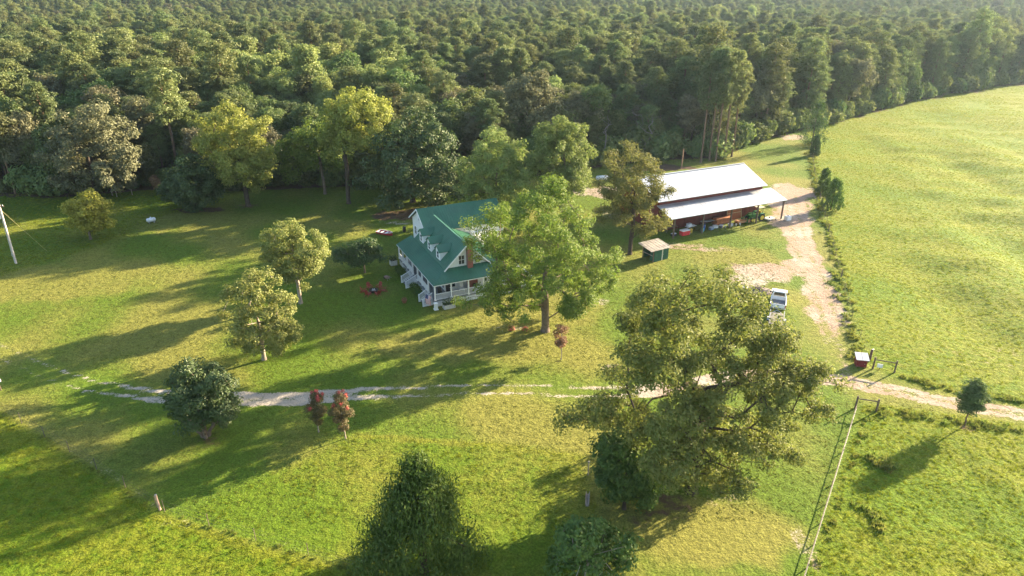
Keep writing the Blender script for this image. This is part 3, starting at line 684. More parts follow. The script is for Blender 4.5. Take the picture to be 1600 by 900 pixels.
# ------------------------------------------------------------------ the woods
def forest():
    # prototypes are real trees standing at the front of the woods
    P = []
    def kids(t): return [c for c in t.children]
    pl = {}
    def bl(H, r_, n, leaf, nl, size, rc, bark=BARKD, low=False):
        lobes = [(rng.normal()*r_*.35, rng.normal()*r_*.35, H*rng.uniform(.22 if low else .45, .86), r_*rng.uniform(.38, .62)) for _ in range(n)] + [(0, 0, H*.62, r_*.7), (0, 0, H*.84, r_*.42)]
        return lobes
    specs = []
    for k in range(4):
        specs.append(('pine', k, (18, 20, 20, 16)[k], (3.0, 3.4, 2.9, 3.1)[k], F_PINE, (.48, .52, .56, .38)[k]))
    for k, lf in enumerate((F_LITE, F_MID, F_GREY, F_MID, F_LITE)):
        specs.append(('broadleaf', k, (16, 17, 16, 13, 19)[k], (4.6, 5.0, 5.2, 4.0, 4.6)[k], lf, 0))
    specs.append(('pine', 4, 19, 3.7, F_PINE, .10))
    # positions: jittered grid in the view wedge and a margin round it
    pts = []
    for (r0, r1, sp) in ((100, 330, 4.8), (330, 620, 5.2), (620, 1150, 6.8)):
        gx = np.arange(-1050, 1050, sp); gy = np.arange(60, 1150, sp); X, Y = np.meshgrid(gx, gy)
        x = X.ravel()+rng.uniform(-.45, .45, X.size)*sp; y = Y.ravel()+rng.uniform(-.45, .45, X.size)*sp
        rr = np.hypot(x, y); m = (rr >= r0) & (rr < r1) & (np.abs(x) < .80*y+70); x, y = x[m], y[m]
        m = sdist(x, y, FPOLY) > 1.2; pts.append(np.stack([x[m], y[m]], 1))
    pts = np.concatenate(pts)
    x, y = pts[:, 0], pts[:, 1]; n = len(x)
    # keep clear of the hand-placed trees
    for (hx, hy, hr) in ((-83, 132, 7), (-50, 126, 6), (-30, 130, 6), (-20, 120, 9), (4, 136, 7), (30.6, 157.5, 3.5), (21, 154, 3)):
        m = np.hypot(x-hx, y-hy) > hr; x, y = x[m], y[m]
    n = len(x)
    # broadleaf stands, by where the photo shows pale rounded crowns above the pines
    lite = np.zeros(n); grey = np.zeros(n)
    for (u, v, rx, ry) in ((250, 75, 26, 15), (330, 110, 24, 16), (440, 110, 20, 14), (520, 120, 22, 16), (600, 130, 13, 13), (930, 32, 60, 20), (990, 25, 30, 14), (1130, 22, 40, 14), (1230, 25, 60, 12), (400, 95, 16, 10), (700, 48, 22, 10)):
        cx, cyy = G(u, v, 15); lite = np.maximum(lite, np.exp(-(((x-cx)/rx)**2+((y-cyy)/ry)**2)*1.3))
    for (u, v, rx, ry) in ((640, 115, 16, 12), (760, 130, 22, 12), (840, 140, 18, 12), (180, 60, 30, 18), (900, 75, 26, 14), (300, 15, 60, 40), (1180, 40, 16, 10)):
        cx, cyy = G(u, v, 15); grey = np.maximum(grey, np.exp(-(((x-cx)/rx)**2+((y-cyy)/ry)**2)*1.3))
    edge = sdist(x, y, FPOLY); rightside = x > 45
    u1 = rng.uniform(0, 1, n)
    kind = rng.integers(0, 4, n)                         # pines
    dark_l = (~rightside) & (edge < 30) & (u1 < .62); kind[dark_l] = rng.choice([5, 7, 7, 6, 5], dark_l.sum())
    sel = (u1 < .10+.22*sm(.1, .7, wob(x, y, 85, 6))) & ~dark_l; kind[sel] = rng.choice([5, 6, 7, 4], sel.sum())
    sel = u1 < lite*1.5; kind[sel] = rng.choice([4, 8, 8, 4, 5], sel.sum())
    sel = (u1 > 1-grey*.9) & (lite < .3); kind[sel] = rng.choice([6, 6, 5], sel.sum())
    s = rng.uniform(.66, 1.08, n)+.30*rng.uniform(0, 1, n)**4+.07*wob(x, y, 60, 3)
    s *= np.where(rightside & (edge < 22), 1.12, 1.0)
    s *= np.where((edge < 5) & ~rightside, .8, 1.0)
    s *= 1+.18*lite
    s *= np.interp(np.hypot(x, y), [230, 520], [1.0, .82])
    s *= np.where((edge < 45) & (x > -70) & (x < 40), .86, 1.0)
    lowp = rightside & (edge < 11) & (kind < 4); kind[lowp] = 9
    rz = rng.uniform(0, 6.283, n); z = hz(x, y)
    zs = s*rng.uniform(.9, 1.08, n)
    # largest in the picture come first
    dep = y*CP-(12-CAM_H)*SP; uu = 800+FPX*x/dep; vv = 450-FPX*(y*SP+(14-CAM_H)*CP)/dep
    inview = (uu > -60) & (uu < 1660) & (vv > -30)
    order = np.argsort(np.where(inview, dep, 1e6))
    NIND = 300
    protos = {}
    region = lambda xx, yy: ('behind the barn' if 12 < xx <= 62 else 'along the near pasture edge' if 62 < xx <= 110 else 'along the middle pasture edge' if 110 < xx <= 160 else 'along the far pasture edge' if xx > 160 else 'above the wing of the house' if xx > -14 else 'above the live oak' if xx > -36 else 'above the dark round evergreen' if xx > -66 else 'above the yellow tree on the left' if xx > -92 else 'above the utility pole' if xx > -118 else 'at the left picture edge')
    kl = ['dark green pine']*4+['pale yellow green tree', 'dark green rounded tree', 'greyish green oak', 'low dark leafy tree', 'tall pale green tree', 'pine branched to the ground']
    made = {}
    cnt = {}
    for i in order[:NIND]:
        k = int(kind[i]); lab = '%s %s %s' % (kl[k], 'at the wood edge' if edge[i] < 7 else 'just inside the woods' if edge[i] < 22 else 'deep in the woods' if edge[i] < 42 else 'far back in the woods', region(x[i], y[i])); grp = lab+' group'
        grp = 'trees: '+lab
        if k not in made:
            ty, kk, H, r_, lf, live = specs[k]
            if ty == 'pine': t = pine('pine_tree', lab, 'tree', (x[i], y[i]), H, r_, lf, live=live, n_leaf=60, size=.54)
            else: t, _ = broadleaf('broadleaf_tree', lab, 'tree', (x[i], y[i]), bl(H, r_, 7, lf, 0, 0, 0, low=(k == 7)), lf, BARKD, .28, 120, 75, .52, 1.3, H*.28)
            made[k] = t; t['group'] = grp
            t.rotation_euler = (0, 0, rz[i]); t.scale = (s[i], s[i], zs[i]); 
        else:
            dup(made[k], (x[i], y[i], z[i]), rz[i], lab, grp, (s[i], s[i], zs[i]))
    rest = order[NIND:]
    for k in range(10):
        if k not in made: kind[rest[kind[rest] == k]] = 1
    ks = sorted(made); mp = {k: j for j, k in enumerate(ks)}
    idx = np.array([mp.get(int(k), 0) for k in kind[rest]])
    scatter('distant_forest', np.stack([x[rest], y[rest], z[rest]], 1), np.stack([0*rz[rest], 0*rz[rest], rz[rest]], 1), np.stack([s[rest], s[rest], zs[rest]], 1), idx,
            [list(made[k].children) for k in ks], 'unbroken mass of pine and broadleaf forest reaching the horizon', 'forest')
    # shrubs along the wood's edge
    sh = None; c = 0
    E = [e for e in FOREST_EDGE if -110 < e[0] < 215]
    for (ax, ay), (bx, by) in zip(E[:-1], E[1:]):
        L_ = math.hypot(bx-ax, by-ay); m = int(L_/3.2)
        for j in range(m):
            f_ = (j+rng.uniform(.2, .8))/m; px_, py_ = ax+(bx-ax)*f_+rng.normal()*.8, ay+(by-ay)*f_+.8+rng.uniform(0, 2.5)
            lab = 'low leafy shrub at the foot of the woods '+region(px_, py_); grp = 'shrubs at the foot of the woods '+region(px_, py_)
            if sh is None:
                lobes = [(0, 0, 1.6, 1.5), (1.0, .3, 1.2, 1.1), (-.9, -.4, 1.3, 1.1), (.1, .9, 2.2, 1.0), (-.2, -.9, 1.0, .9)]
                sh, _ = broadleaf('edge_shrub', lab, 'shrub', (px_, py_), lobes, F_MID, BARKD, .07, 40, 60, .46, .75, .6, group=grp)
            else:
                q = rng.uniform(.9, 2.2); dup(sh, (px_, py_, hz1(px_, py_)), rng.uniform(0, 6.28), lab, grp, (q, q, q*rng.uniform(.9, 1.5)))
    # the stand of pines with bare trunks behind the barn
    src = made[2] if 2 in made else made[min(made)]
    for k, (u, v, H) in enumerate(((1095, 254, 1.02), (1108, 251, 1.12), (1118, 252, 1.08), (1130, 249, 1.1), (1143, 245, .98))):
        bx, by = G(u, v)
        dup(src, (bx, by, 0), k*1.3, 'pine with bare lower trunk behind the barn, %s' % ('leftmost of five', 'second from left of five', 'middle of five', 'fourth from left of five', 'rightmost of five')[k], 'bare trunked pines behind the barn', (H*.9, H*.9, H*1.12))
forest()

# ------------------------------------------------------------------ grasses
def tuft(name, n, h, spread, leafm, loc, label, w=.1):
    a = rng.uniform(0, 6.283, n); r_ = rng.uniform(0, 1, n)**.5*spread
    hh = h*rng.uniform(.5, 1.15, n); d = np.stack([np.cos(a), np.sin(a), 0*a], 1)
    T = np.array([0, 0, 1.])+d*rng.uniform(.1, .8, n)[:, None]+rng.normal(size=(n, 3))*.15; T = unit(T)
    P = d*r_[:, None]+T*(hh*.45)[:, None]
    Nn = d+rng.normal(size=(n, 3))*.5
    V, F = kites(P, Nn, hh, w*rng.uniform(.7, 1.4, n), T, .06)
    V[:, 2] -= .03
    o = link(name, raw_mesh(name, V, F), leafm); o.location = (loc[0], loc[1], hz1(*loc)); tag(o, label, 'grass', None, 'stuff')
    return o
G_PAST = leaf_mat('pasture grass', (.135, .200, .008), (.235, .250, .020), .5, .012, .2, .02)
G_LAWN = leaf_mat('lawn grass', (.085, .120, .016), (.165, .150, .040), .4, .012, .25, .02)
G_WEED = leaf_mat('weeds', (.125, .185, .024), (.240, .250, .060), .46, .02, .25, .02)
def grasses():
    t1 = tuft('pasture_grass_tuft', 16, .34, .22, G_PAST, (30, 45), 'tuft of tall grass in the right foreground paddock', .05)
    t2 = tuft('pasture_grass_tuft', 12, .5, .16, G_PAST, (34, 50), 'taller tuft of grass beside the rail fence', .05)
    t3 = tuft('lawn_grass_tuft', 14, .07, .20, G_LAWN, (-10, 66), 'low tuft of lawn grass near the drive', .05)
    w1 = tuft('roadside_weed', 40, .6, .35, G_WEED, (37, 56.6), 'bushy weed clump at the paddock corner', .10)
    def pts_in(n, x0, x1, y0, y1, f_):
        x = rng.uniform(x0, x1, n); y = rng.uniform(y0, y1, n); m = f_(x, y); return x[m], y[m]
    X = []; Y = []; I = []; S = []
    def put(xy, idx, lo, hi):
        X.append(xy[0]); Y.append(xy[1]); n = len(xy[0]); I.append(rng.choice(idx, n) if isinstance(idx, list) else np.full(n, idx)); S.append(rng.uniform(lo, hi, n))
    tallm = lambda x, y: (sdist(x, y, PADDOCK) > .2)
    put(pts_in(20000, 8, 85, 26, 60, tallm), [0], .25, .55)
    put(pts_in(22000, -90, 5, 24, 80, lambda x, y: sdist(x, y, MEADOW) > .2), [0], .3, .65)
    put(pts_in(7000, -30, 9, 26, 54, lambda x, y: (sdist(x, y, MIDROUGH) > 0) & (wob(x, y, 5, 2) > .1)), [0, 2], .3, .6)
    put(pts_in(120000, 38, 215, 56, 290, lambda x, y: (sdist(x, y, PASTURE) > .4) & (np.abs(x) < .8*y+10)), [0], .28, .62)
    put(pts_in(110000, -100, 80, 42, 140, lambda x, y: (sdist(x, y, PASTURE) < 0) & (sdist(x, y, PADDOCK) < 0) & (sdist(x, y, MEADOW) < 0) & (sdist(x, y, FPOLY) < 0) & (pl_dist(x, y, DRIVE) > 1.9) & (pl_dist(x, y, TRACK) > 4.5)), 2, .6, 1.3)
    put(pts_in(9000, -120, -55, 85, 132, lambda x, y: sdist(x, y, UNMOWN) > 0), [0], .4, .7)
    # weed strips along the fences and the lane
    def strip(P, half, n, lo, hi, idx=3):
        d = np.array(P); seg = np.linalg.norm(d[1:]-d[:-1], axis=1); cs = np.concatenate([[0], np.cumsum(seg)]); t = rng.uniform(0, cs[-1], n)
        x = np.interp(t, cs, d[:, 0])+rng.normal(size=n)*half; y = np.interp(t, cs, d[:, 1])+rng.normal(size=n)*half*.6
        put((x, y), idx, lo, hi)
    strip(FIELD_EDGE, .55, 420, .4, 1.0)
    strip([(36.2, 57.6), (21.8, 35.6)], .25, 36, .3, .6); 
    for (cx, cyy, n, q) in ((32.4, 48.9, 12, 1.0), (28.0, 42.4, 8, .9)):
        put((cx+1.1+rng.normal(size=n)*.6, cyy+rng.normal(size=n)*.7), 3, .6*q, 1.2*q)
    strip([(37, 57.4), (42, 56.2), (47, 54.6), (53, 52.2), (62, 49)], .65, 110, .4, .8)
    strip([(43, 63.6), (46, 61.6), (51, 59.6), (60, 56.0)], .5, 120, .35, .8)
    strip([(-51.7, 57.4), (-40.7, 50.5), (-28.9, 43.1), (-10.9, 36.8)], .35, 70, .2, .4)
    strip([(19, 151), (38, 158), (50, 160)], 1.2, 120, .6, 1.2)
    x, y, i, s = (np.concatenate(q) for q in (X, Y, I, S))
    rz = rng.uniform(0, 6.283, len(x)); z = hz(x, y)
    scatter('grass_cover', np.stack([x, y, z], 1), np.stack([rng.normal(size=len(x))*.1, rng.normal(size=len(x))*.1, rz], 1), np.stack([s*rng.uniform(.8, 1.3, len(x)), s, s*rng.uniform(.8, 1.2, len(x))], 1), i,
            [[t1], [t2], [t3], [w1]], 'uneven cover of grass and weeds over lawn, pasture and verges', 'grass')
grasses()
# ------------------------------------------------------------------ building materials
SIDING = siding_mat(); WTRIM = mat('white trim', (.80, .80, .79), .5, var=.05)
def metal_roof(name, col, metal, rough, var):
    return mat(name, col, rough, metal, var, .6, dirt=None, spec=.5)
GREENROOF = mat('green metal roof', (.040, .138, .078), .42, .0, .16, .5, spec=.4, dirt=(.055, .135, .090))
TIN = mat('galvanised roof', (.56, .58, .61), .42, .7, .08, .5, dirt=(.46, .45, .44))
TINOLD = mat('weathered tin', (.42, .38, .33), .6, .3, .35, 1.2, dirt=(.20, .12, .07))
GLASS = mat('window glass', (.03, .04, .05), .08, .0, .1, spec=.9)
REDWALL = mat('barn red boards', (.13, .022, .018), .8, 0, .25, 1.5, bump=.3, dirt=(.07, .02, .016))
WOOD = mat('weathered post wood', (.14, .10, .075), .9, 0, .3, 3, bump=.4)
GREYWOOD = mat('grey weathered wood', (.33, .29, .25), .9, 0, .3, 3, bump=.4)
DECK = mat('porch floor', (.20, .21, .22), .7)
DARK = mat('dark interior', (.02, .02, .022), .9)
STEELM = mat('galvanised steel', (.42, .43, .44), .45, .6)
BRICK = brick_mat()
RUBBER = mat('tyre rubber', (.022, .022, .022), .85)
CHROME = mat('bright metal', (.6, .6, .6), .25, .9)

def slope_ribs(mb, poly, d, gap, h=.045, w=.05):
    """standing ribs down a convex roof slope: poly 3D points, d = (dx,dy) downhill direction in plan"""
    P = [Vector(q) for q in poly]; n = (P[1]-P[0]).cross(P[2]-P[0]).normalized()
    if n.z < 0: n = -n
    zat = lambda x, y: P[0].z-(n.x*(x-P[0].x)+n.y*(y-P[0].y))/n.z
    d = Vector((d[0], d[1])).normalized(); s = Vector((-d.y, d.x))
    ss = [s.dot(q.xy) for q in P]; t = min(ss)+gap*.5
    while t < max(ss):
        hit = []
        for i in range(len(P)):
            a, b = P[i], P[(i+1) % len(P)]; sa, sb = s.dot(a.xy), s.dot(b.xy)
            if (sa-t)*(sb-t) < 0:
                f_ = (t-sa)/(sb-sa); hit.append(d.dot((a.xy+(b.xy-a.xy)*f_)))
        if len(hit) == 2 and abs(hit[0]-hit[1]) > .15:
            q = [s*t+d*k for k in sorted(hit)]
            mb.beam((q[0].x, q[0].y, zat(q[0].x, q[0].y)+h*.4), (q[1].x, q[1].y, zat(q[1].x, q[1].y)+h*.4), w, h)
        t += gap
def roof_slope(parent, poly, d, mat_, th=.09, gap=.42, name='roof', rh=.045):
    mb = MB(); mb.prism([tuple(Vector(q)-Vector((0, 0, th))) for q in poly], (0, 0, th))
    o = mb.build(name, mat_, parent)
    rb = MB(); slope_ribs(rb, poly, d, gap, .016 if mat_ is TIN else rh)
    if rb.v:
        r_ = rb.build('roof_ribs', mat_, o); r_['kind'] = 'stuff'
    return o
def window(parent, c, w, h, axis_, out, shutters=False, fr=.07, mull=True):
    """axis_ 'x': wall runs along x and faces out*y ; 'y': wall runs along y and faces out*x"""
    def bx(mb, a0, a1, z0, z1, o0, o1):
        if axis_ == 'x': mb.b2(c[0]+a0, c[0]+a1, c[1]+out*o0, c[1]+out*o1, c[2]+z0, c[2]+z1)
        else: mb.b2(c[0]+out*o0, c[0]+out*o1, c[1]+a0, c[1]+a1, c[2]+z0, c[2]+z1)
    f_ = MB()
    bx(f_, -w/2-fr, w/2+fr, h/2, h/2+fr, .0, .06); bx(f_, -w/2-fr, w/2+fr, -h/2-fr, -h/2, .0, .075)
    bx(f_, -w/2-fr, -w/2, -h/2, h/2, .0, .06); bx(f_, w/2, w/2+fr, -h/2, h/2, .0, .06)
    if mull: bx(f_, -w/2, w/2, -.025, .025, .02, .05); bx(f_, -.02, .02, -h/2, -.025, .02, .045); bx(f_, -.02, .02, .025, h/2, .02, .045)
    o = f_.build('window', WTRIM, parent)
    p_ = MB(); bx(p_, -w/2, w/2, -h/2, h/2, .004, .02); p_.build('pane', GLASS, o)
    if shutters:
        for s in (-1, 1):
            q = MB(); bx(q, s*(w/2+fr+.2)-.18, s*(w/2+fr+.2)+.18, -h/2-.04, h/2+.04, .003, .045); q.build('shutter', mat('dark shutter', (.02, .03, .05), .6), o)
    return o
def railing(parent, a, b, z0, h=.9, gap=.14, name='railing', mat_=None, slope=0.0):
    mat_ = mat_ or WTRIM
    a, b = Vector((*a, z0)), Vector((*b, z0+slope)); mb = MB(); L_ = (b-a).length
    mb.beam(a+Vector((0, 0, h)), b+Vector((0, 0, h)), .09, .06); mb.beam(a+Vector((0, 0, .12)), b+Vector((0, 0, .12)), .05, .06)
    o = mb.build(name, mat_, parent); bl_ = MB(); n = int(L_/gap)
    for i in range(1, n):
        q = a+(b-a)*(i/n); bl_.beam(q+Vector((0, 0, .14)), q+Vector((0, 0, h-.02)), .045, .045)
    q = bl_.build('balusters', mat_, o); q['kind'] = 'stuff'
    return o

# ------------------------------------------------------------------ the house
def house():
    H = thing('farmhouse', 'white farmhouse with green metal roof, dormers and wraparound porch', 'house', (-10.2, 80.7, 0), R(25.2))
    # walls
    w = MB(); w.b2(2.4, 8.8, 2.3, 14.9, 0, 4.1); w.build('wall', SIDING, H)
    w = MB(); w.b2(8.803, 11.5, 2.32, 14.88, 0, 3.12); w.build('wall', SIDING, H)
    for y0 in (2.3, 14.75):
        w = MB(); w.prism([(2.55, y0, 4.1), (8.65, y0, 4.1), (5.6, y0, 7.12)], (0, .15, 0)); w.build('gable', SIDING, H)
    f_ = MB(); f_.b2(.15, 11.4, .15, 2.3, .74, .9); f_.b2(.15, 2.4, 2.3, 16.5, .74, .9); f_.build('porch_floor', DECK, H)
    f_ = MB(); f_.b2(.2, .26, .2, 16.45, 0, .74); f_.b2(.2, 11.35, .2, .26, 0, .74); f_.build('porch_skirt', mat('white lattice', (.62, .63, .64), .7, var=.15), H)
    f_ = MB(); f_.b2(11.5, 14.6, .25, 5.4, .74, .9); f_.build('deck', GREYWOOD, H)
    f_ = MB(); f_.b2(11.45, 14.55, .32, .38, 0, .74); f_.b2(14.49, 14.55, .4, 5.3, 0, .74); f_.build('deck_skirt', MATS['white lattice'], H)
    # posts
    ys = (.22, 2.9, 5.5, 7.45, 9.75, 12.3, 14.5, 16.4); xs = (2.5, 4.95, 7.1, 11.25)
    for p_ in [(.22, y) for y in ys]+[(x, .22) for x in xs]:
        q = MB(); q.b2(p_[0]-.09, p_[0]+.09, p_[1]-.09, p_[1]+.09, .9, 3.1); q.b2(p_[0]-.13, p_[0]+.13, p_[1]-.13, p_[1]+.13, .9, 1.1); q.b2(p_[0]-.13, p_[0]+.13, p_[1]-.13, p_[1]+.13, 2.95, 3.1)
        q.build('porch_post', WTRIM, H)
    # railings, leaving gaps at the two stairs
    for a, b in ((3.0, 5.4), (5.6, 7.35), (9.85, 12.2), (12.4, 14.4), (14.6, 16.3)): railing(H, (.22, a), (.22, b), .9)
    for a, b in ((.33, 2.4), (2.6, 4.85), (5.05, 7.0), (7.2, 11.15)): railing(H, (a, .22), (b, .22), .9)
    railing(H, (11.6, .35), (14.5, .35), .9); railing(H, (14.5, .45), (14.5, 5.3), .9)
    # eave beams and fascia
    q = MB(); q.b2(.1, .3, .1, 16.5, 2.96, 3.1); q.b2(.3, 11.3, .1, .3, 2.96, 3.1); q.build('eave_beam', WTRIM, H)
    # roofs
    zt = 4.25
    roof_slope(H, [(0, 0, 3.2), (2.4, 2.3, zt), (2.4, 16.7, zt), (0, 16.7, 3.2)], (-1, 0), GREENROOF, name='porch_roof')
    roof_slope(H, [(0.01, 0, 3.203), (11.6, 0, 3.203), (9.0, 2.3, zt+.003), (2.41, 2.3, zt+.003)], (0, -1), GREENROOF, name='porch_roof')
    roof_slope(H, [(11.6, 0, 3.2), (11.6, 16.7, 3.2), (8.8, 16.7, zt+.1), (8.8, 2.3, zt+.1)], (1, 0), GREENROOF, name='porch_roof')
    roof_slope(H, [(2.25, 1.85, 4.16), (5.6, 1.85, 7.38), (5.6, 15.2, 7.38), (2.25, 15.2, 4.16)], (-1, 0), GREENROOF, name='main_roof')
    roof_slope(H, [(5.6, 1.85, 7.38), (8.95, 1.85, 4.16), (8.95, 15.2, 4.16), (5.6, 15.2, 7.38)], (1, 0), GREENROOF, name='main_roof')
    q = MB(); q.beam((5.6, 1.84, 7.41), (5.6, 15.21, 7.41), .26, .05); q.build('ridge_cap', GREENROOF, H)
    for (a, b) in (((2.2, 1.82, 4.06), (5.6, 1.82, 7.30)), ((9.0, 1.82, 4.06), (5.6, 1.82, 7.30))):
        q = MB(); q.beam(a, b, .05, .17); q.build('rake_board', WTRIM, H)
    q = MB(); q.b2(-.03, .03, -.02, 16.7, 3.03, 3.12); q.b2(.03, 11.6, -.03, .03, 3.03, 3.12); q.build('fascia', WTRIM, H)
    # chimney on the gable end
    c = MB(); c.b2(5.55, 6.3, 1.72, 2.295, 0, 7.95); ch = c.build('chimney', BRICK, H)
    c = MB(); c.b2(5.48, 6.37, 1.65, 2.36, 7.95, 8.1); c.build('chimney_cap', mat('mortar cap', (.3, .27, .25), .9), ch)
    window(H, (4.85, 2.3, 5.15), .78, 1.2, 'x', -1); window(H, (7.25, 2.3, 4.95), .7, 1.0, 'x', -1)
    # dormers
    for y0 in (4.55, 8.15, 11.75):
        y1 = y0+1.6; ym = (y0+y1)/2; xf = 2.62
        xr = lambda z: 2.25+(z-4.16)/.961
        q = MB(); q.prism([(xf, y0, 4.45), (xf, y0, 5.85), (xr(5.85), y0, 5.85)], (0, y1-y0, 0)); 
        q.prism([(xf, y0, 5.85), (xf, y1, 5.85), (xf, ym, 6.45)], (xr(6.0)-xf, 0, 0))
        d = q.build('dormer', WTRIM, H)
        for s in (-1, 1):
            ye = ym+s*1.0; r_ = MB()
            pts = [(xf-.22, ym, 6.58), (xr(6.58)-.02, ym, 6.58), (xr(5.82)-.02, ye, 5.82), (xf-.22, ye, 5.82)]
            r_.prism([tuple(Vector(p_)-Vector((0, 0, .07))) for p_ in pts], (0, 0, .07)); r_.build('dormer_roof', GREENROOF, d)
        g_ = MB(); g_.b2(xf-.03, xf-.006, ym-.35, ym+.35, 4.75, 5.65); g_.build('window', GLASS, d)
        g_ = MB()
        for (a, b, z0, z1) in ((-.43, -.35, 4.67, 5.73), (.35, .43, 4.67, 5.73), (-.35, .35, 4.67, 4.75), (-.35, .35, 5.65, 5.73), (-.35, .35, 5.17, 5.22)): g_.b2(xf-.05, xf-.004, ym+a, ym+b, z0, z1)
        g_.build('window_frame', WTRIM, d)
    # windows and doors behind the porch
    for y in (4.0, 6.2, 11.2, 13.4): window(H, (2.4, y, 2.1), 1.15, 1.7, 'y', -1, True)
    d = MB(); d.b2(2.34, 2.397, 8.1, 9.1, .9, 3.0); d = d.build('door', mat('red door', (.22, .03, .025), .5), H)
    q = MB(); q.b2(2.29, 2.335, 8.95, 9.02, 1.9, 2.0); q.build('handle', CHROME, d)
    for x, w_ in ((3.3, 1.0), (8.15, .6), (10.3, .9)): window(H, (x, 2.3, 2.1), w_, 1.3, 'x', -1)
    d = MB(); d.b2(5.3, 6.9, 1.7, 1.718, 1.0, 2.9); d.build('brick_panel', BRICK, H)
    d = MB(); d.b2(6.95, 7.75, 2.25, 2.297, .9, 2.95); d = d.build('door', WTRIM, H)
    q = MB(); q.b2(7.05, 7.1, 2.2, 2.245, 1.85, 1.95); q.build('handle', CHROME, d)
    # stairs
    def stair(y0, y1, n, z=.9, run=.3):
        s = MB(); s.b2(-.02-n*run, .1, y0+.02, y0+.1, 0, .1); s = s.build('stairs', WTRIM, H)
        for i in range(n):
            t = MB(); zz = z-(i+1)*z/(n+1); t.b2(.12-(i+1)*run, .12-i*run+.02, y0, y1, zz-.05, zz); t.b2(.12-i*run-.01, .12-i*run+.02, y0, y1, zz-.05-.001, zz+z/(n+1)-.06); t.build('tread', DECK, s)
        for y in (y0-.05, y1+.05):
            q = MB(); q.prism([(.1, y-.03, 0), (.1, y-.03, z), (-n*run, y-.03, .12), (-n*run, y-.03, 0)], (0, .06, 0)); q.build('stringer', WTRIM, s)
            railing(H, (.1, y), (-n*run-.05, y), z, .9, .14, 'stair_railing', None, -z+.1)
            q = MB(); q.b2(-n*run-.12, -n*run, y-.06, y+.06, 0, 1.1); q.build('newel_post', WTRIM, H)
    stair(7.6, 9.6, 5); stair(1.0, 2.6, 4)
    # rear wing
    W = 5.5
    w = MB(); w.b2(W, 18.5, 18.7, 26.1, 0, 3.85); w.build('wing_wall', SIDING, H)
    for x in (W, 18.35):
        w = MB(); w.prism([(x, 18.75, 3.85), (x, 26.05, 3.85), (x, 22.4, 6.05)], (.15, 0, 0)); w.build('gable', SIDING, H)
    roof_slope(H, [(W-.45, 18.2, 3.72), (18.95, 18.2, 3.72), (18.95, 22.4, 6.3), (W-.45, 22.4, 6.3)], (0, -1), GREENROOF, name='wing_roof')
    roof_slope(H, [(W-.45, 26.6, 3.72), (18.95, 26.6, 3.72), (18.95, 22.4, 6.3), (W-.45, 22.4, 6.3)], (0, 1), GREENROOF, name='wing_roof')
    for y in (18.2, 26.6):
        q = MB(); q.beam((W-.47, y, 3.6), (W-.47, 22.4, 6.19), .05, .2); q.build('rake_board', WTRIM, H)
    window(H, (W, 24.6, 2.0), .9, 1.3, 'y', -1); window(H, (W, 21.0, 2.0), .9, 1.3, 'y', -1); window(H, (W, 22.4, 4.6), .5, .6, 'y', -1, mull=False)
    for x in (8, 11, 14): window(H, (x, 18.7, 2.1), .9, 1.2, 'x', -1)
    w = MB(); w.b2(6.2, 8.6, 14.9, 18.7, 0, 3.1); w.build('link_wall', SIDING, H)
    # low white carport behind
    cp = MB(); cp.b2(11.9, 15.3, 11.6, 16.6, 3.25, 3.37); cp.build('carport_roof', mat('white membrane', (.72, .70, .66), .6, var=.1), H)
    for (x, y) in ((12.1, 11.8), (15.1, 11.8), (12.1, 16.4), (15.1, 16.4)):
        q = MB(); q.b2(x-.06, x+.06, y-.06, y+.06, 0, 3.25); q.build('carport_post', WTRIM, H)
    q = MB(); q.tube((11.0, 13.4, 3.3), (11.0, 13.4, 6.9), .035, n=6); q.build('mast', WTRIM, H)
    return H
HOUSE = house()
HM = Matrix.Translation((-10.2, 80.7, 0)) @ Matrix.Rotation(R(25.2), 4, 'Z')
def hw(x, y, z=0): v = HM @ Vector((x, y, z)); return (v.x, v.y, v.z)

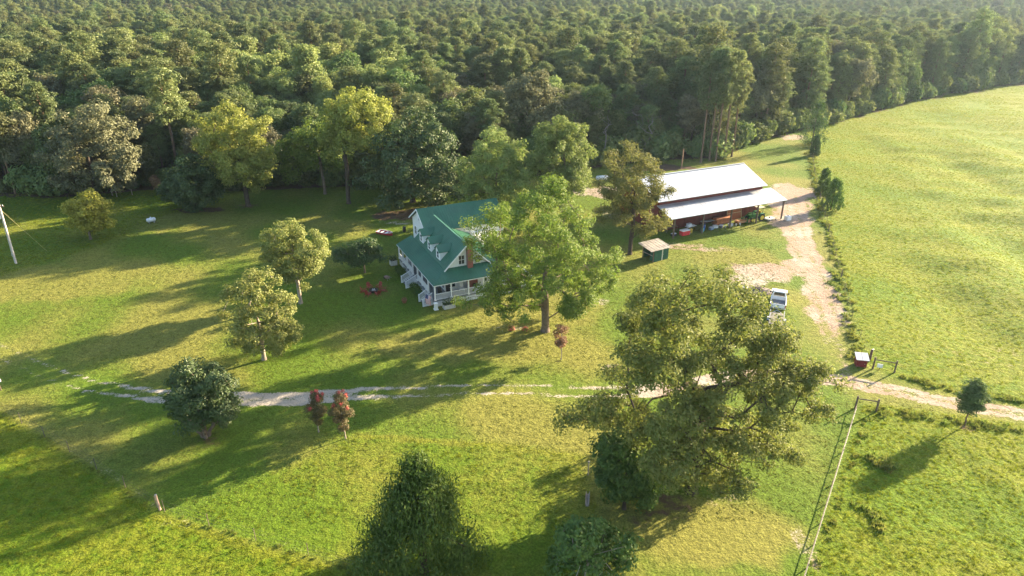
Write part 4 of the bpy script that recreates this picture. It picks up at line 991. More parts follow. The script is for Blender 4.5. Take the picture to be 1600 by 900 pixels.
def leafy_box(parent, name, c, d, n, leaf, size):
    P = (rng.uniform(-.5, .5, (n, 3)))*np.array(d)+np.array(c); V, F = kites(P, rng.normal(size=(n, 3))+[0, 0, .5], size*rng.uniform(.6, 1.3, n), size*.5)
    link(name, raw_mesh(name, V, F), leaf, parent)
def porch_things():
    # planters
    def planter(loc, w, d, h, rz, label, grp):
        t = thing('planter', label, 'planter', loc, rz, grp)
        b = MB(); b.b2(-w/2, w/2, -d/2, d/2, 0, h); b.b2(-w/2-.04, w/2+.04, -d/2-.04, d/2+.04, h-.1, h); b.build('tub', mat('pale planter', (.50, .49, .46), .8, var=.12), t, bevel=.02)
        leafy_box(t, 'plant', (0, 0, h+.32), (w*1.05, d*1.15, .8), 260, LF_DARK, .22)
    planter(hw(1.75, -.75), 1.6, .8, .6, R(25.2), 'pale planter with dark bush at the front porch corner', 'porch planters')
    planter(hw(-.75, 16.6), 1.0, .8, .75, R(25.2), 'pale planter with dark bush at the far left porch end', 'porch planters')
    t = thing('plinth', 'small white pedestal at the near porch corner', 'pedestal', hw(.0, -.55), R(25.2))
    b = MB(); b.b2(-.28, .28, -.28, .28, 0, .12); b.b2(-.2, .2, -.2, .2, .12, .85); b.b2(-.26, .26, -.26, .26, .85, .95); b.build('pedestal', WTRIM, t)
    # foundation shrubs, each its own
    for k, (x, y, s) in enumerate(((-.75, 12.2, .75), (-.8, 13.7, .6), (-.8, 11.0, .6), (-.75, 6.6, .7), (-.8, 5.2, .8), (-.75, 3.9, .65))):
        t = thing('porch_shrub', 'dark clipped shrub under the front porch rail, %s from the near corner' % ('fifth', 'sixth', 'fourth', 'third', 'second', 'first')[k], 'shrub', hw(x, y), k, 'shrubs along the front porch')
        st = MB(); st.tube((0, 0, -.05), (0, 0, s*.6), .04, .02, 6); st.build('stem', BARKD, t)
        n = 420; d = unit(rng.normal(size=(n, 3))); V, F = kites(d*(rng.uniform(.6, 1, n)*s)[:, None]*[1, 1, .8]+[0, 0, s*.85], d+rng.normal(size=(n, 3))*.4, .2, .11)
        link('foliage', raw_mesh('foliage', V, F), LF_CEDAR, t)
    # porch furniture in the shade
    def porch_chair(loc, rz, label, col):
        t = thing('porch_chair', label, 'chair', loc, rz, 'chairs on the porch'); m = mat('porch chair %s' % col[0], col[1], .6)
        b = MB(); b.b2(-.27, .27, -.25, .25, .38, .44); b.build('seat', m, t); b = MB(); b.box((0, .27, .78), (.54, .04, .7), rx=R(-12)); b.build('backrest', m, t)
        for sx in (-.24, .24):
            for sy in (-.22, .24):
                b = MB(); b.b2(sx-.025, sx+.025, sy-.025, sy+.025, 0, .38); b.build('leg', m, t)
            b = MB(); b.b2(sx-.04, sx+.04, -.25, .28, .6, .64); b.build('armrest', m, t)
    porch_chair(hw(1.3, 1.35, .9), R(25.2), 'dark porch chair behind the corner railing', ('black', (.03, .03, .03)))
    porch_chair(hw(2.6, 1.6, .9), R(25.2), 'dark porch chair below the side porch window', ('black', (.03, .03, .03)))
    porch_chair(hw(4.5, 1.5, .9), R(25.2), 'white porch chair beside the brick panel', ('white', (.7, .7, .7)))
    t = thing('grill', 'black barbecue grill on the side porch', 'grill', hw(6.2, 1.0, .9), R(25.2))
    b = MB(); b.lathe([(.05, .5), (.3, .55), (.36, .75), (.36, .8), (.28, .98), (.05, 1.05)], n=12); b.build('bowl', mat('grill black', (.02, .02, .02), .4), t, True)
    for a in (0, 2.1, 4.2):
        b = MB(); b.tube((.18*math.cos(a), .18*math.sin(a), .56), (.3*math.cos(a), .3*math.sin(a), 0), .02, n=6); b.build('leg', STEELM, t)
    # flag beside the small stairs: red and white stripes, blue canton with white stars
    t = thing('flag', 'striped flag with blue canton hanging beside the small porch stairs', 'flag', hw(-.95, .75), R(25.2-65))
    b = MB(); b.tube((0, 0, -.05), (0, 0, 1.95), .02, n=6); b.tube((0, 0, 1.93), (1.02, 0, 1.93), .015, n=6); b.build('pole', STEELM, t)
    def cloth(z): return .06*math.sin(z*4.2)
    RS, WS, BC = mat('flag red', (.45, .02, .03), .8), mat('flag white', (.75, .74, .72), .8), mat('flag blue', (.02, .03, .14), .8)
    x0, x1, zt, zb = .05, .97, 1.90, .45; n = 13; sw = (x1-x0)/n
    def strip(mb, xa, xb, za, zc, off):
        m_ = 8; V = []; 
        for i in range(m_+1):
            z = za+(zc-za)*i/m_; y = cloth(z)
            V += [(xa, y-off, z), (xb, y-off, z), (xb, y+off, z), (xa, y+off, z)]
        F = []
        for i in range(m_):
            o = 4*i
            for k in range(4): F.append((o+k, o+(k+1) % 4, o+4+(k+1) % 4, o+4+k))
        F += [(3, 2, 1, 0), (4*m_, 4*m_+1, 4*m_+2, 4*m_+3)]; mb.add(V, F)
    for i in range(n):
        q = MB(); strip(q, x0+i*sw, x0+(i+1)*sw, zb, zt, .006); q.build('stripe', RS if i % 2 == 0 else WS, t)
    q = MB(); strip(q, x0-.002, x0+7*sw, zt-.58, zt+.002, .010); ca = q.build('canton', BC, t)
    q = MB()
    for r_ in range(9):
        for c_ in range(6 if r_ % 2 == 0 else 5):
            zz = zt-.05-(c_+(.5 if r_ % 2 else 0))*.095; xx = x0+.03+r_*.056; y = cloth(zz)
            for s in (-1, 1):
                P = [(xx+(.02 if k % 2 == 0 else .008)*math.sin(k*.628), y+s*.0135, zz+(.02 if k % 2 == 0 else .008)*math.cos(k*.628)) for k in range(10)]
                q.add(P, [tuple(range(10))])
    st = q.build('stars', WS, ca); st['kind'] = 'stuff'
    # small yard things
    def stump(loc, r_, h, label, m_):
        t = thing('yard_urn', label, 'urn', loc); b = MB(); b.lathe([(r_*.6, 0), (r_*.75, h*.3), (r_, h*.85), (r_*1.08, h), (r_*.8, h), (r_*.75, h*.8)], n=14); b.build('pot', m_, t, True)
        n = 120; d = unit(rng.normal(size=(n, 3))); V, F = kites(d*r_*[.9, .9, .7]+[0, 0, h+.1], d+rng.normal(size=(n, 3))*.5, .2, .1); link('plant', raw_mesh('plant', V, F), LF_BROWN, t)
    stump((*G(632, 473), 0), .36, .45, 'brown pot with dry plant on the lawn before the porch', mat('terracotta', (.30, .13, .07), .9))
    t = thing('wheelbarrow', 'small wheelbarrow left on the lawn beside the red chairs', 'wheelbarrow', (*G(605, 437), 0), R(140))
    b = MB(); b.add([(-.35, -.3, .5), (.45, -.25, .5), (.45, .25, .5), (-.35, .3, .5), (-.2, -.18, .22), (.28, -.15, .22), (.28, .15, .22), (-.2, .18, .22)], [(4, 5, 6, 7), (0, 1, 5, 4), (1, 2, 6, 5), (2, 3, 7, 6), (3, 0, 4, 7)]); b.build('tray', mat('dull pink paint', (.36, .24, .22), .7), t)
    b = MB(); b.tube((.55, -.05, .19), (.55, .05, .19), .19, n=14); b.build('wheel', RUBBER, t)
    for s in (-1, 1):
        b = MB(); b.tube((.55, s*.08, .19), (-.75, s*.28, .48), .022, n=6); b.build('handle', GREYWOOD, t)
        b = MB(); b.tube((-.25, s*.2, .3), (-.32, s*.22, 0), .02, n=6); b.build('leg', STEELM, t)
porch_things()

def fire_pit():
    cx, cyy = G(584, 456)
    t = thing('fire_pit', 'round metal fire pit on lawn ringed by red chairs', 'fire pit', (cx, cyy, 0))
    b = MB(); b.lathe([(.50, 0), (.58, .1), (.60, .38), (.52, .38), (.48, .15), (.1, .12)], n=18); b.build('bowl', mat('sooty steel', (.05, .045, .04), .8, .3), t, True)
    b = MB()
    for k in range(5):
        a = k*1.26; b.tube((.3*math.cos(a), .3*math.sin(a), .2), (-.22*math.cos(a+.4), -.22*math.sin(a+.4), .42), .05, n=6)
    b.build('ash_logs', mat('pale ash', (.45, .44, .42), .9), t)['kind'] = 'stuff'
    red = mat('red painted chair', (.27, .045, .03), .6, var=.15)
    def chair(loc, rz, lab):
        c = thing('lounge_chair', lab, 'chair', loc, rz, 'red chairs around the fire pit'); c.scale = (.84,)*3
        for i in range(5):
            y = -.26+i*.13; b = MB(); b.box((0, y, .36-i*.03), (.56, .11, .025), rx=R(-12)); b.build('seat_slat', red, c)
        for i in range(5):
            x = -.24+i*.12; hh = .82-abs(i-2)*.06; b = MB(); b.box((x, .42+hh*.16, .28+hh*.47), (.105, .025, hh), rx=R(-20)); b.build('back_slat', red, c)
        for s in (-1, 1):
            b = MB(); b.b2(s*.33-.07, s*.33+.07, -.36, .5, .555, .58); b.build('armrest', red, c)
            b = MB(); b.b2(s*.31-.03, s*.31+.03, -.34, -.24, 0, .555); b.build('leg', red, c)
            b = MB(); b.beam((s*.28, -.3, .34), (s*.28, .75, .05), .03, .1); b.build('leg', red, c)
    n = 6
    labs = ('red wooden chair at the fire pit, nearest the house', 'red wooden chair at the fire pit, on the far right side', 'red wooden chair at the fire pit, on the far left side',
            'red wooden chair at the fire pit, leftmost of the ring', 'red wooden chair at the fire pit, near side on the left', 'red wooden chair at the fire pit, near side on the right')
    for k in range(n):
        a = 6.283*k/n+.1; chair((cx+1.25*math.cos(a), cyy+1.25*math.sin(a), 0), a-math.pi/2, labs[k])
fire_pit()

def boat():
    t = thing('rowing_boat', 'small red hulled boat with white seats resting on back lawn', 'boat', (*G(601, 366), 0), R(-28))
    secs = [(-1.5, .50, .42), (-.8, .62, .44), (0, .66, .45), (.8, .56, .48), (1.35, .32, .52), (1.65, .04, .58)]
    V = []; F = []; k = 6
    for (x, w, h) in secs:
        for (fy, fz) in ((-1, 1), (-.88, .25), (-.45, 0), (.45, 0), (.88, .25), (1, 1)): V.append((x, fy*w, fz*h))
    for i in range(len(secs)-1):
        for j in range(k-1): F.append((i*k+j, i*k+j+1, (i+1)*k+j+1, (i+1)*k+j))
    F.append(tuple(range(k)))
    o = MB().add(V, F).build('hull', mat('red boat paint', (.36, .03, .035), .5), t); sdf = o.modifiers.new('solid', 'SOLIDIFY'); sdf.thickness = .04
    for x, w in ((-1.3, .48), (-.45, .56), (.4, .54), (1.05, .36)):
        b = MB(); b.b2(x-.17, x+.17, -w, w, .33, .37); b.build('seat', WTRIM, t)
    for s in (-1, 1):
        b = MB()
        for (x0, w0, h0), (x1, w1, h1) in zip(secs[:-1], secs[1:]): b.beam((x0, s*w0, h0+.02), (x1, s*w1, h1+.02), .07, .05)
        b.build('gunwale', WTRIM, t)
boat()

# ------------------------------------------------------------------ the barn
BO, BA = (48.7, 116.5), R(25)
BM_ = Matrix.Translation((*BO, 0)) @ Matrix.Rotation(BA, 4, 'Z')
def bw(x, y, z=0): v = BM_ @ Vector((x, y, z)); return (v.x, v.y, v.z)
def barn():
    B = thing('barn', 'long dark red barn with white metal roof and open lean-to', 'barn', (*BO, 0), BA)
    w = MB(); w.b2(-24.6, -1.9, 4.2, 16.0, 0, 5.42); w.build('wall', REDWALL, B)
    for x in (-24.6, -2.05):
        w = MB(); w.prism([(x, 4.25, 5.42), (x, 15.95, 5.42), (x, 10.1, 7.72)], (.15, 0, 0)); w.build('gable', REDWALL, B)
    roof_slope(B, [(-25.2, 3.55, 5.52), (-1.4, 3.55, 5.52), (-1.4, 10.1, 8.02), (-25.2, 10.1, 8.02)], (0, -1), TIN, .08, .95, 'main_roof')
    roof_slope(B, [(-25.2, 16.65, 5.52), (-1.4, 16.65, 5.52), (-1.4, 10.1, 8.02), (-25.2, 10.1, 8.02)], (0, 1), TIN, .08, .95, 'main_roof')
    q = MB(); q.beam((-25.2, 10.1, 8.06), (-1.4, 10.1, 8.06), .35, .05); q.build('ridge_cap', TIN, B)
    roof_slope(B, [(-25.0, -.1, 3.62), (.1, -.1, 3.62), (.1, 4.19, 4.72), (-25.0, 4.19, 4.72)], (0, -1), TIN, .07, .95, 'lean_to_roof')
    q = MB(); q.b2(-24.8, 0, .32, .44, 3.34, 3.58); q.build('eave_beam', WOOD, B)
    for x in (-.2, -6.1, -12.0, -18.0, -24.0):
        q = MB(); q.b2(x-.11, x+.11, .27, .49, -.1, 3.34); q.build('post', WOOD, B)
        q = MB(); q.beam((x, .4, 3.5), (x, 4.19, 4.52), .1, .16); q.build('rafter', WOOD, B)
    # board joints and battens of the wall seen under the lean-to
    for i in range(22):
        x = -24.0+i*1.04; q = MB(); q.b2(x-.03, x+.03, 4.165, 4.197, 0, 4.6); q.build('batten', REDWALL, B)
    d = MB(); d.b2(-9.6, -6.6, 4.12, 4.16, 0, 3.3); d.build('door', mat('rust brown door', (.17, .05, .03), .8, 0, .3, dirt=(.10, .035, .02)), B)
barn()

def wheel(parent, c, r_, w, rim_m, ax='y', rimr=.6):
    d = Vector((0, w/2, 0)) if ax == 'y' else Vector((w/2, 0, 0)); c = Vector(c)
    b = MB(); b.tube(c-d, c+d, r_, n=20); o = b.build('wheel', RUBBER, parent, bevel=min(.05, w*.2))
    b = MB(); b.tube(c-d*1.04, c+d*1.04, r_*rimr, n=16); b.build('rim', rim_m, o)
    b = MB(); b.tube(c-d*1.1, c+d*1.1, r_*.16, n=8); b.build('hub', STEELM, o)
    return o
def tractor():
    t = thing('tractor', 'green tractor with yellow wheels parked under the lean-to', 'tractor', bw(-4.9, 1.75), BA+R(180))
    GR = mat('tractor green', (.012, .11, .02), .4, 0, .12); YE = mat('wheel yellow', (.70, .50, .02), .5)
    b = MB(); b.prism([(.2, -.36, .75), (.2, -.36, 1.35), (1.75, -.36, 1.22), (1.95, -.36, 1.05), (1.95, -.36, .65), (.2, -.36, .55)], (0, .72, 0)); b.build('hood', GR, t, bevel=.06)
    b = MB(); b.b2(-.9, 1.9, -.22, .22, .45, .75); b.build('chassis', GR, t)
    b = MB(); b.b2(1.96, 2.0, -.3, .3, .68, 1.02); b.build('grille', DARK, t)
    for s in (-1, 1): wheel(t, (-.55, s*.78, .68), .68, .38, YE); wheel(t, (1.45, s*.66, .42), .42, .26, YE)
    for s in (-1, 1):
        b = MB(); b.prism([(-1.15, s*.78-.2, 1.2), (-.95, s*.78-.2, 1.45), (-.2, s*.78-.2, 1.45), (.1, s*.78-.2, 1.0), (.02, s*.78-.2, .98), (-.25, s*.78-.2, 1.38), (-.9, s*.78-.2, 1.38), (-1.08, s*.78-.2, 1.16)], (0, .4, 0)); b.build('fender', GR, t)
        b = MB(); b.beam((.0, s*.55, 1.3), (1.3, s*.55, 1.35), .09, .12); b.beam((1.3, s*.55, 1.35), (2.6, s*.55, .45), .09, .12); b.build('loader_arm', GR, t)
        b = MB(); b.tube((-.95, s*.5, .8), (-.95, s*.5, 2.35), .035, n=6); b.build('roll_bar', DARK, t)
    b = MB(); b.prism([(2.55, -.85, .1), (3.1, -.85, .12), (3.05, -.85, .2), (2.65, -.85, .22), (2.62, -.85, .62), (2.55, -.85, .62)], (0, 1.7, 0)); b.build('bucket', GR, t)
    b = MB(); b.b2(-.75, -.25, -.27, .27, .95, 1.1); b.box((-.78, 0, 1.35), (.12, .52, .5), ry=R(-10)); b.build('seat', mat('seat yellow', (.55, .40, .03), .6), t)
    b = MB(); b.tube((.25, 0, 1.3), (.02, 0, 1.55), .03, n=6); b.lathe([(.17, 1.54), (.2, 1.56), (.2, 1.58), (.17, 1.6)], n=14); b.build('steering_wheel', DARK, t)
    b = MB(); b.b2(-1.35, .15, -.62, .62, 2.35, 2.42); b.build('canopy', mat('canopy tan', (.52, .47, .36), .7), t, bevel=.03)
    b = MB(); b.tube((1.1, .2, 1.2), (1.1, .2, 1.95), .04, n=8); b.build('exhaust', DARK, t)
tractor()

def barn_clutter():
    def box_thing(name, lab, cat, xy, d, col, rz=0, lid=None, z=0, handle=True):
        t = thing(name, lab, cat, bw(xy[0], xy[1], z), BA+rz); m = mat(name+' '+lab[:12], col, .6, 0, .2)
        b = MB(); b.b2(-d[0]/2, d[0]/2, -d[1]/2, d[1]/2, .04, d[2]*.82); b.build('body', m, t, bevel=.02)
        b = MB(); b.b2(-d[0]/2-.02, d[0]/2+.02, -d[1]/2-.02, d[1]/2+.02, d[2]*.825, d[2]); b.build('lid', mat(name+' lid', lid, .6) if lid else m, t, bevel=.02)
        for sx in (-1, 1):
            for sy in (-1, 1):
                b = MB(); b.b2(sx*d[0]*.42-.04, sx*d[0]*.42+.04, sy*d[1]*.4-.04, sy*d[1]*.4+.04, -.01, .04); b.build('foot', DARK, t)
        return t
    t = box_thing('tool_chest', 'bright red tool chest at the left end of the lean-to', 'tool chest', (-21.2, .95), (1.6, .8, .95), (.62, .02, .03), .05, (.7, .7, .7))
    b = MB()
    for z in (.28, .5, .7): b.b2(-.62, .62, -.425, -.405, z, z+.03)
    b.build('drawer_pull', CHROME, t)
    b = MB(); b.tube((-.9, -.3, .3), (-.9, .3, .3), .02, n=6); b.tube((-.9, -.3, .3), (-.78, -.3, .3), .02, n=6); b.build('handle', CHROME, t)
    def barrel(lab, xy, col, r_=.3, h=.9):
        t = thing('barrel', lab, 'barrel', bw(*xy), 0, 'barrels under the lean-to'); m = mat('barrel '+lab[:8], col, .5)
        b = MB(); b.lathe([(r_*.92, 0), (r_, .08*h), (r_*.97, .3*h), (r_*1.03, .34*h), (r_*.97, .38*h), (r_*.97, .62*h), (r_*1.03, .66*h), (r_*.97, .7*h), (r_, .95*h), (r_*.92, h)], n=16); b.build('drum', m, t, True)
        b = MB(); b.tube((r_*.5, 0, h), (r_*.5, 0, h+.04), .05, n=8); b.build('bung', DARK, t)
    barrel('blue plastic barrel just right of the second post', (-16.9, 1.4), (.03, .10, .32)); barrel('dark navy barrel behind the blue one', (-16.2, 2.1), (.02, .035, .09))
    barrel('yellow barrel right of the red tool chest', (-19.6, 1.3), (.55, .38, .04), .26, .75); barrel('teal barrel beside the lean-to post', (-17.5, .9), (.10, .38, .40), .24, .7)
    def table(lab, xy, L_, rz, topc):
        t = thing('work_table', lab, 'table', bw(*xy), BA+rz); b = MB(); b.b2(-L_/2, L_/2, -.38, .38, .78, .84); b.build('tabletop', mat('table top '+lab[:6], topc, .7), t)
        for sx in (-1, 1):
            for sy in (-1, 1): b = MB(); b.b2(sx*L_*.44-.04, sx*L_*.44+.04, sy*.32-.04, sy*.32+.04, 0, .78); b.build('leg', WOOD, t)
    table('white topped work table between the posts', (-18.9, 2.3), 2.0, .1, (.66, .66, .68)); table('brown work bench against the barn wall', (-22.2, 3.4), 2.4, 0, (.2, .14, .09))
    table('long grey bench in the middle bay', (-14.4, 3.2), 3.0, -.05, (.28, .28, .3))
    def tote(lab, xy, col, rz, z=0): box_thing('storage_tote', lab, 'tote', xy, (.8, .55, .5), col, rz, (.5, .5, .55), z)['group'] = 'storage totes under the lean-to'
    tote('blue grey tote in the middle bay front', (-15.4, 1.1), (.16, .22, .32), .3); tote('white tote in front of the middle bench', (-14.2, 1.5), (.6, .6, .6), -.2); tote('dark tote beside the lumber stack', (-13.2, 1.2), (.06, .06, .08), .5)
    tote('grey tote near the third post', (-11.2, 1.1), (.4, .4, .42), .1); tote('pale tote on the white topped table', (-19.3, 2.3), (.55, .6, .7), .1, .84); tote('black tote at the far left end', (-23.2, 1.3), (.04, .04, .05), .2)
    # lumber stacks: planks are parts
    def lumber(lab, xy, L_, rows, cols, rz, cols_):
        t = thing('lumber_stack', lab, 'lumber', bw(*xy), BA+rz, 'lumber stacks under the lean-to')
        for i in (-.35, .35): b = MB(); b.b2(i*L_-.06, i*L_+.06, -cols*.11-.05, cols*.11+.05, 0, .12); b.build('bearer', WOOD, t)
        for r_ in range(rows):
            for c in range(cols):
                b = MB(); q = rng.normal()*.12; b.b2(-L_/2+q, L_/2+q, (c-cols/2)*.22+.01, (c-cols/2)*.22+.2, .12+r_*.11, .12+r_*.11+.10); b.build('plank', cols_[int(rng.integers(0, len(cols_)))], t)
    P1, P2, P3 = mat('red cedar plank', (.30, .10, .045), .8), mat('orange plank', (.42, .17, .07), .8), mat('tan plank', (.40, .27, .16), .8)
    lumber('waist high stack of reddish planks right of the middle bay', (-11.6, 2.9), 3.4, 9, 5, .06, (P1, P2, P1)); lumber('low stack of tan planks behind the third post', (-8.0, 1.6), 2.6, 4, 4, -.1, (P3, P2))
    # loose sheet leaning on the wall, hay-coloured frame
    t = thing('leaning_frame', 'big pale wooden frame leaning against the red wall', 'frame', bw(-8.2, 3.5), BA)
    for (a, b_) in (((-1.6, 0, 0), (-1.6, .45, 2.5)), ((1.6, 0, 0), (1.6, .45, 2.5)), ((-1.6, .45, 2.5), (1.6, .45, 2.5)), ((-1.6, 0, .05), (1.6, 0, .05)), ((-1.6, .22, 1.25), (1.6, .22, 1.25))):
        q = MB(); q.beam(a, b_, .1, .1); q.build('rail', P3, t)
    q = MB(); q.add([(-1.5, .03, .1), (1.5, .03, .1), (1.5, .47, 2.42), (-1.5, .47, 2.42)], [(0, 1, 2, 3)]); o = q.build('panel', P1, t); o.modifiers.new('s', 'SOLIDIFY').thickness = .03
    # push mower, buckets
    for k, (x, y, c, lab) in enumerate(((-12.6, .8, (.6, .6, .58), 'white bucket near the middle post'), (-10.3, .7, (.5, .5, .5), 'grey bucket right of the middle post'), (-20.3, .8, (.65, .62, .55), 'pale bucket beside the red chest'), (-9.3, .8, (.6, .6, .62), 'white bucket before the low planks'))):
        t = thing('bucket', lab, 'bucket', bw(x, y), 0, 'buckets under the lean-to'); b = MB(); b.lathe([(.12, 0), (.16, .36), (.17, .37), (.15, .36), (.11, .02)], n=14); b.build('pail', mat('bucket %d' % k, c, .6), t, True)
        b = MB(); 
        for i in range(8): a0, a1 = math.pi*i/8, math.pi*(i+1)/8; b.tube((.16*math.cos(a0), .02, .34+.12*math.sin(a0)), (.16*math.cos(a1), .02, .34+.12*math.sin(a1)), .006, n=4)
        b.build('handle', STEELM, t)
    # pale mower deck beside the tractor
    t = thing('mower_deck', 'pale grey mower deck on the ground right of the tractor', 'mower deck', bw(-2.4, 1.0), BA+.1)
    b = MB(); b.prism([(-.95, -.5, .12), (-.7, -.7, .12), (.7, -.7, .12), (.95, -.5, .12), (.95, .4, .12), (.5, .65, .12), (-.5, .65, .12), (-.95, .4, .12)], (0, 0, .22)); b.build('deck', mat('pale deck paint', (.52, .50, .44), .6, dirt=(.3, .25, .18)), t, bevel=.04)
    for s in (-1, 1): wheel(t, (s*.8, -.75, .13), .13, .08, STEELM); wheel(t, (s*.8, .7, .13), .13, .08, STEELM)
    b = MB(); b.tube((0, 0, .34), (0, 0, .5), .12, n=10); b.build('gearbox', DARK, t)
    # white block at the right post
    t = thing('water_tote', 'white square container at the foot of the right post', 'container', bw(.2, -.75), BA)
    b = MB(); b.b2(-.5, .5, -.4, .4, .08, .82); b.build('tank', mat('white plastic', (.74, .73, .72), .5), t, bevel=.06); b = MB(); b.lathe([(.14, .82), (.14, .9), (.1, .9)], n=12); b.build('cap', DARK, t); b = MB(); b.b2(-.54, .54, -.44, .44, 0, .08); b.build('pallet', GREYWOOD, t)
barn_clutter()

def small_shed():
    t = thing('garden_shed', 'small dark green shed with weathered tin roof below the barn', 'shed', (21.0, 97.4, 0), R(31)); GP = mat('dark green boards', (.015, .085, .05), .7, 0, .25, 2)
    q = MB(); q.b2(.1, 2.9, -1.2, -1.12, 0, 1.95); q.build('wall', GP, t)
    q = MB(); q.b2(2.82, 2.9, -1.12, 1.2, 0, 2.1); q.build('wall', GP, t); q = MB(); q.b2(.1, 2.82, 1.2, 1.28, 0, 2.2); q.build('wall', GP, t)
    q = MB(); q.b2(.1, .16, -1.12, -.2, 0, 1.95); q.build('wall', GP, t)
    for (x, y, h) in ((-.1, -1.15, 1.95), (-.1, 1.2, 2.2)): q = MB(); q.b2(x-.06, x+.06, y-.06, y+.06, 0, h); q.build('post', WOOD, t)
    roof_slope(t, [(-.9, -1.55, 2.0), (3.15, -1.55, 2.0), (3.15, 1.6, 2.42), (-.9, 1.6, 2.42)], (0, -1), TINOLD, .06, .6)
    q = MB(); q.b2(1.55, 1.75, -1.235, -1.2, 0, 1.9); q.build('door_trim', mat('pale trim', (.5, .48, .38), .7), t)
    q = MB(); q.b2(1.78, 2.6, -1.23, -1.203, .05, 1.8); d = q.build('door', GP, t); q = MB(); q.b2(1.83, 1.9, -1.27, -1.232, .9, 1.0); q.build('handle', STEELM, d)
    r_ = MB(); r_.b2(-.1, -.06, -1.1, 1.15, .9, 1.0); r_.build('pen_rail', GREYWOOD, t)
    # tyre leaning at its right
    t = thing('old_tyre', 'old black tyre leaning on the right side of the green shed', 'tyre', (23.9, 98.75, 0), R(31))
    V = []; F = []; n, m = 18, 8
    for i in range(n):
        a = 6.283*i/n
        for j in range(m): b = 6.283*j/m; r_ = .30+.10*math.cos(b); V.append((.10*math.sin(b)+.03, r_*math.cos(a), .40+r_*math.sin(a)))
    for i in range(n):
        for j in range(m): F.append((i*m+j, ((i+1) % n)*m+j, ((i+1) % n)*m+(j+1) % m, i*m+(j+1) % m))
    MB().add(V, F).build('tread', RUBBER, t, True)
small_shed()

# ------------------------------------------------------------------ pickup and trailer
def pickup():
    t = thing('pickup_truck', 'white pickup truck parked with its bed towards the viewer', 'truck', (35.5, 82.0, 0), R(68))   # local +x = forward
    WP = mat('white truck paint', (.78, .78, .78), .3, 0, .03, spec=.6); TG = mat('truck glass', (.015, .02, .025), .05, spec=1.0)
    W = .97
    def shell(secs, name, m, bevel=.05):
        b = MB(); b.prism([(x, -W, z) for (x, z) in secs], (0, 2*W, 0)); return b.build(name, m, t, bevel=bevel)
    # lower body: side profile with hood
    shell([(-.2, .45), (-.2, 1.1), (1.15, 1.12), (2.55, 1.03), (2.72, .9), (2.75, .45)], 'body', WP)
    # cab: tapered
    b = MB(); a = [(-.28, 1.1), (1.2, 1.1)]; zt = 1.78
    V = [(-.22, -W+.02, 1.1), (1.25, -W+.02, 1.1), (1.25, W-.02, 1.1), (-.22, W-.02, 1.1), (-.12, -.74, zt), (.55, -.74, zt), (.55, .74, zt), (-.12, .74, zt)]
    F = [(3, 2, 1, 0), (4, 5, 6, 7), (0, 1, 5, 4), (1, 2, 6, 5), (2, 3, 7, 6), (3, 0, 4, 7)]
    cab = b.add(V, F).build('cab', WP, t, bevel=.07)
    def glass(P, off):
        P = [Vector(q) for q in P]; n = (P[1]-P[0]).cross(P[2]-P[0]).normalized(); MB().prism([q+n*.002 for q in P], tuple(n*.02)).build('window', TG, cab)
    glass([(-.215, .72, 1.2), (-.215, -.72, 1.2), (-.135, -.64, 1.68), (-.135, .64, 1.68)], 0)          # rear
    glass([(1.17, -.74, 1.18), (1.17, .74, 1.18), (.62, .66, 1.71), (.62, -.66, 1.71)], 0)              # windscreen
    for s in (-1, 1):
        P = [(-.1, s*.945, 1.16), (1.0, s*.945, 1.16), (.52, s*.775, 1.68), (-.04, s*.775, 1.68)]
        glass(P if s < 0 else P[::-1], 0)
        b = MB(); b.box((.85, s*1.12, 1.22), (.1, .24, .18)); b.build('mirror', DARK, t, bevel=.02)
        b = MB(); b.b2(.1, .24, s*.975-.008, s*.975+.008, .98, 1.02); b.build('door_handle', DARK, t)
    # bed with walls
    b = MB(); b.b2(-2.6, -.22, -W+.04, W-.04, .62, .68); b.build('bed_floor', mat('bed liner', (.16, .16, .17), .7), t)
    for s in (-1, 1): b = MB(); b.b2(-2.65, -.22, s*W-.09*(s > 0), s*W+.09*(s < 0), .45, 1.12); b.build('bed_side', WP, t, bevel=.02)
    b = MB(); b.b2(-2.68, -2.61, -W+.06, W-.06, .62, 1.11); tg = b.build('tailgate', WP, t, bevel=.015)
    b = MB(); b.b2(-2.70, -2.685, -.14, .14, .88, .96); b.build('handle', DARK, tg)
    b = MB(); b.b2(-2.71, -2.685, -.16, .16, .68, .80); b.build('number_plate', mat('plate', (.55, .55, .55), .5), tg)
    b = MB(); b.b2(-2.82, -2.66, -.93, .93, .42, .58); b.build('bumper', CHROME, t, bevel=.02)
    b = MB(); b.b2(2.76, 2.88, -.93, .93, .42, .64); b.build('bumper', CHROME, t, bevel=.02)
    for s in (-1, 1):
        b = MB(); b.b2(-2.695, -2.64, s*.9-.06, s*.9+.06, .66, 1.04); b.build('tail_light', mat('tail light red', (.35, .01, .01), .3), t)
        b = MB(); b.b2(2.70, 2.765, s*.75-.14, s*.75+.14, .72, .88); b.build('headlight', CHROME, t)
        for x in (-1.65, 1.75): wheel(t, (x, s*.83, .37), .37, .24, STEELM)
    b = MB(); b.b2(-2.5, 2.6, -.5, .5, .32, .48); b.build('frame', DARK, t)
pickup()
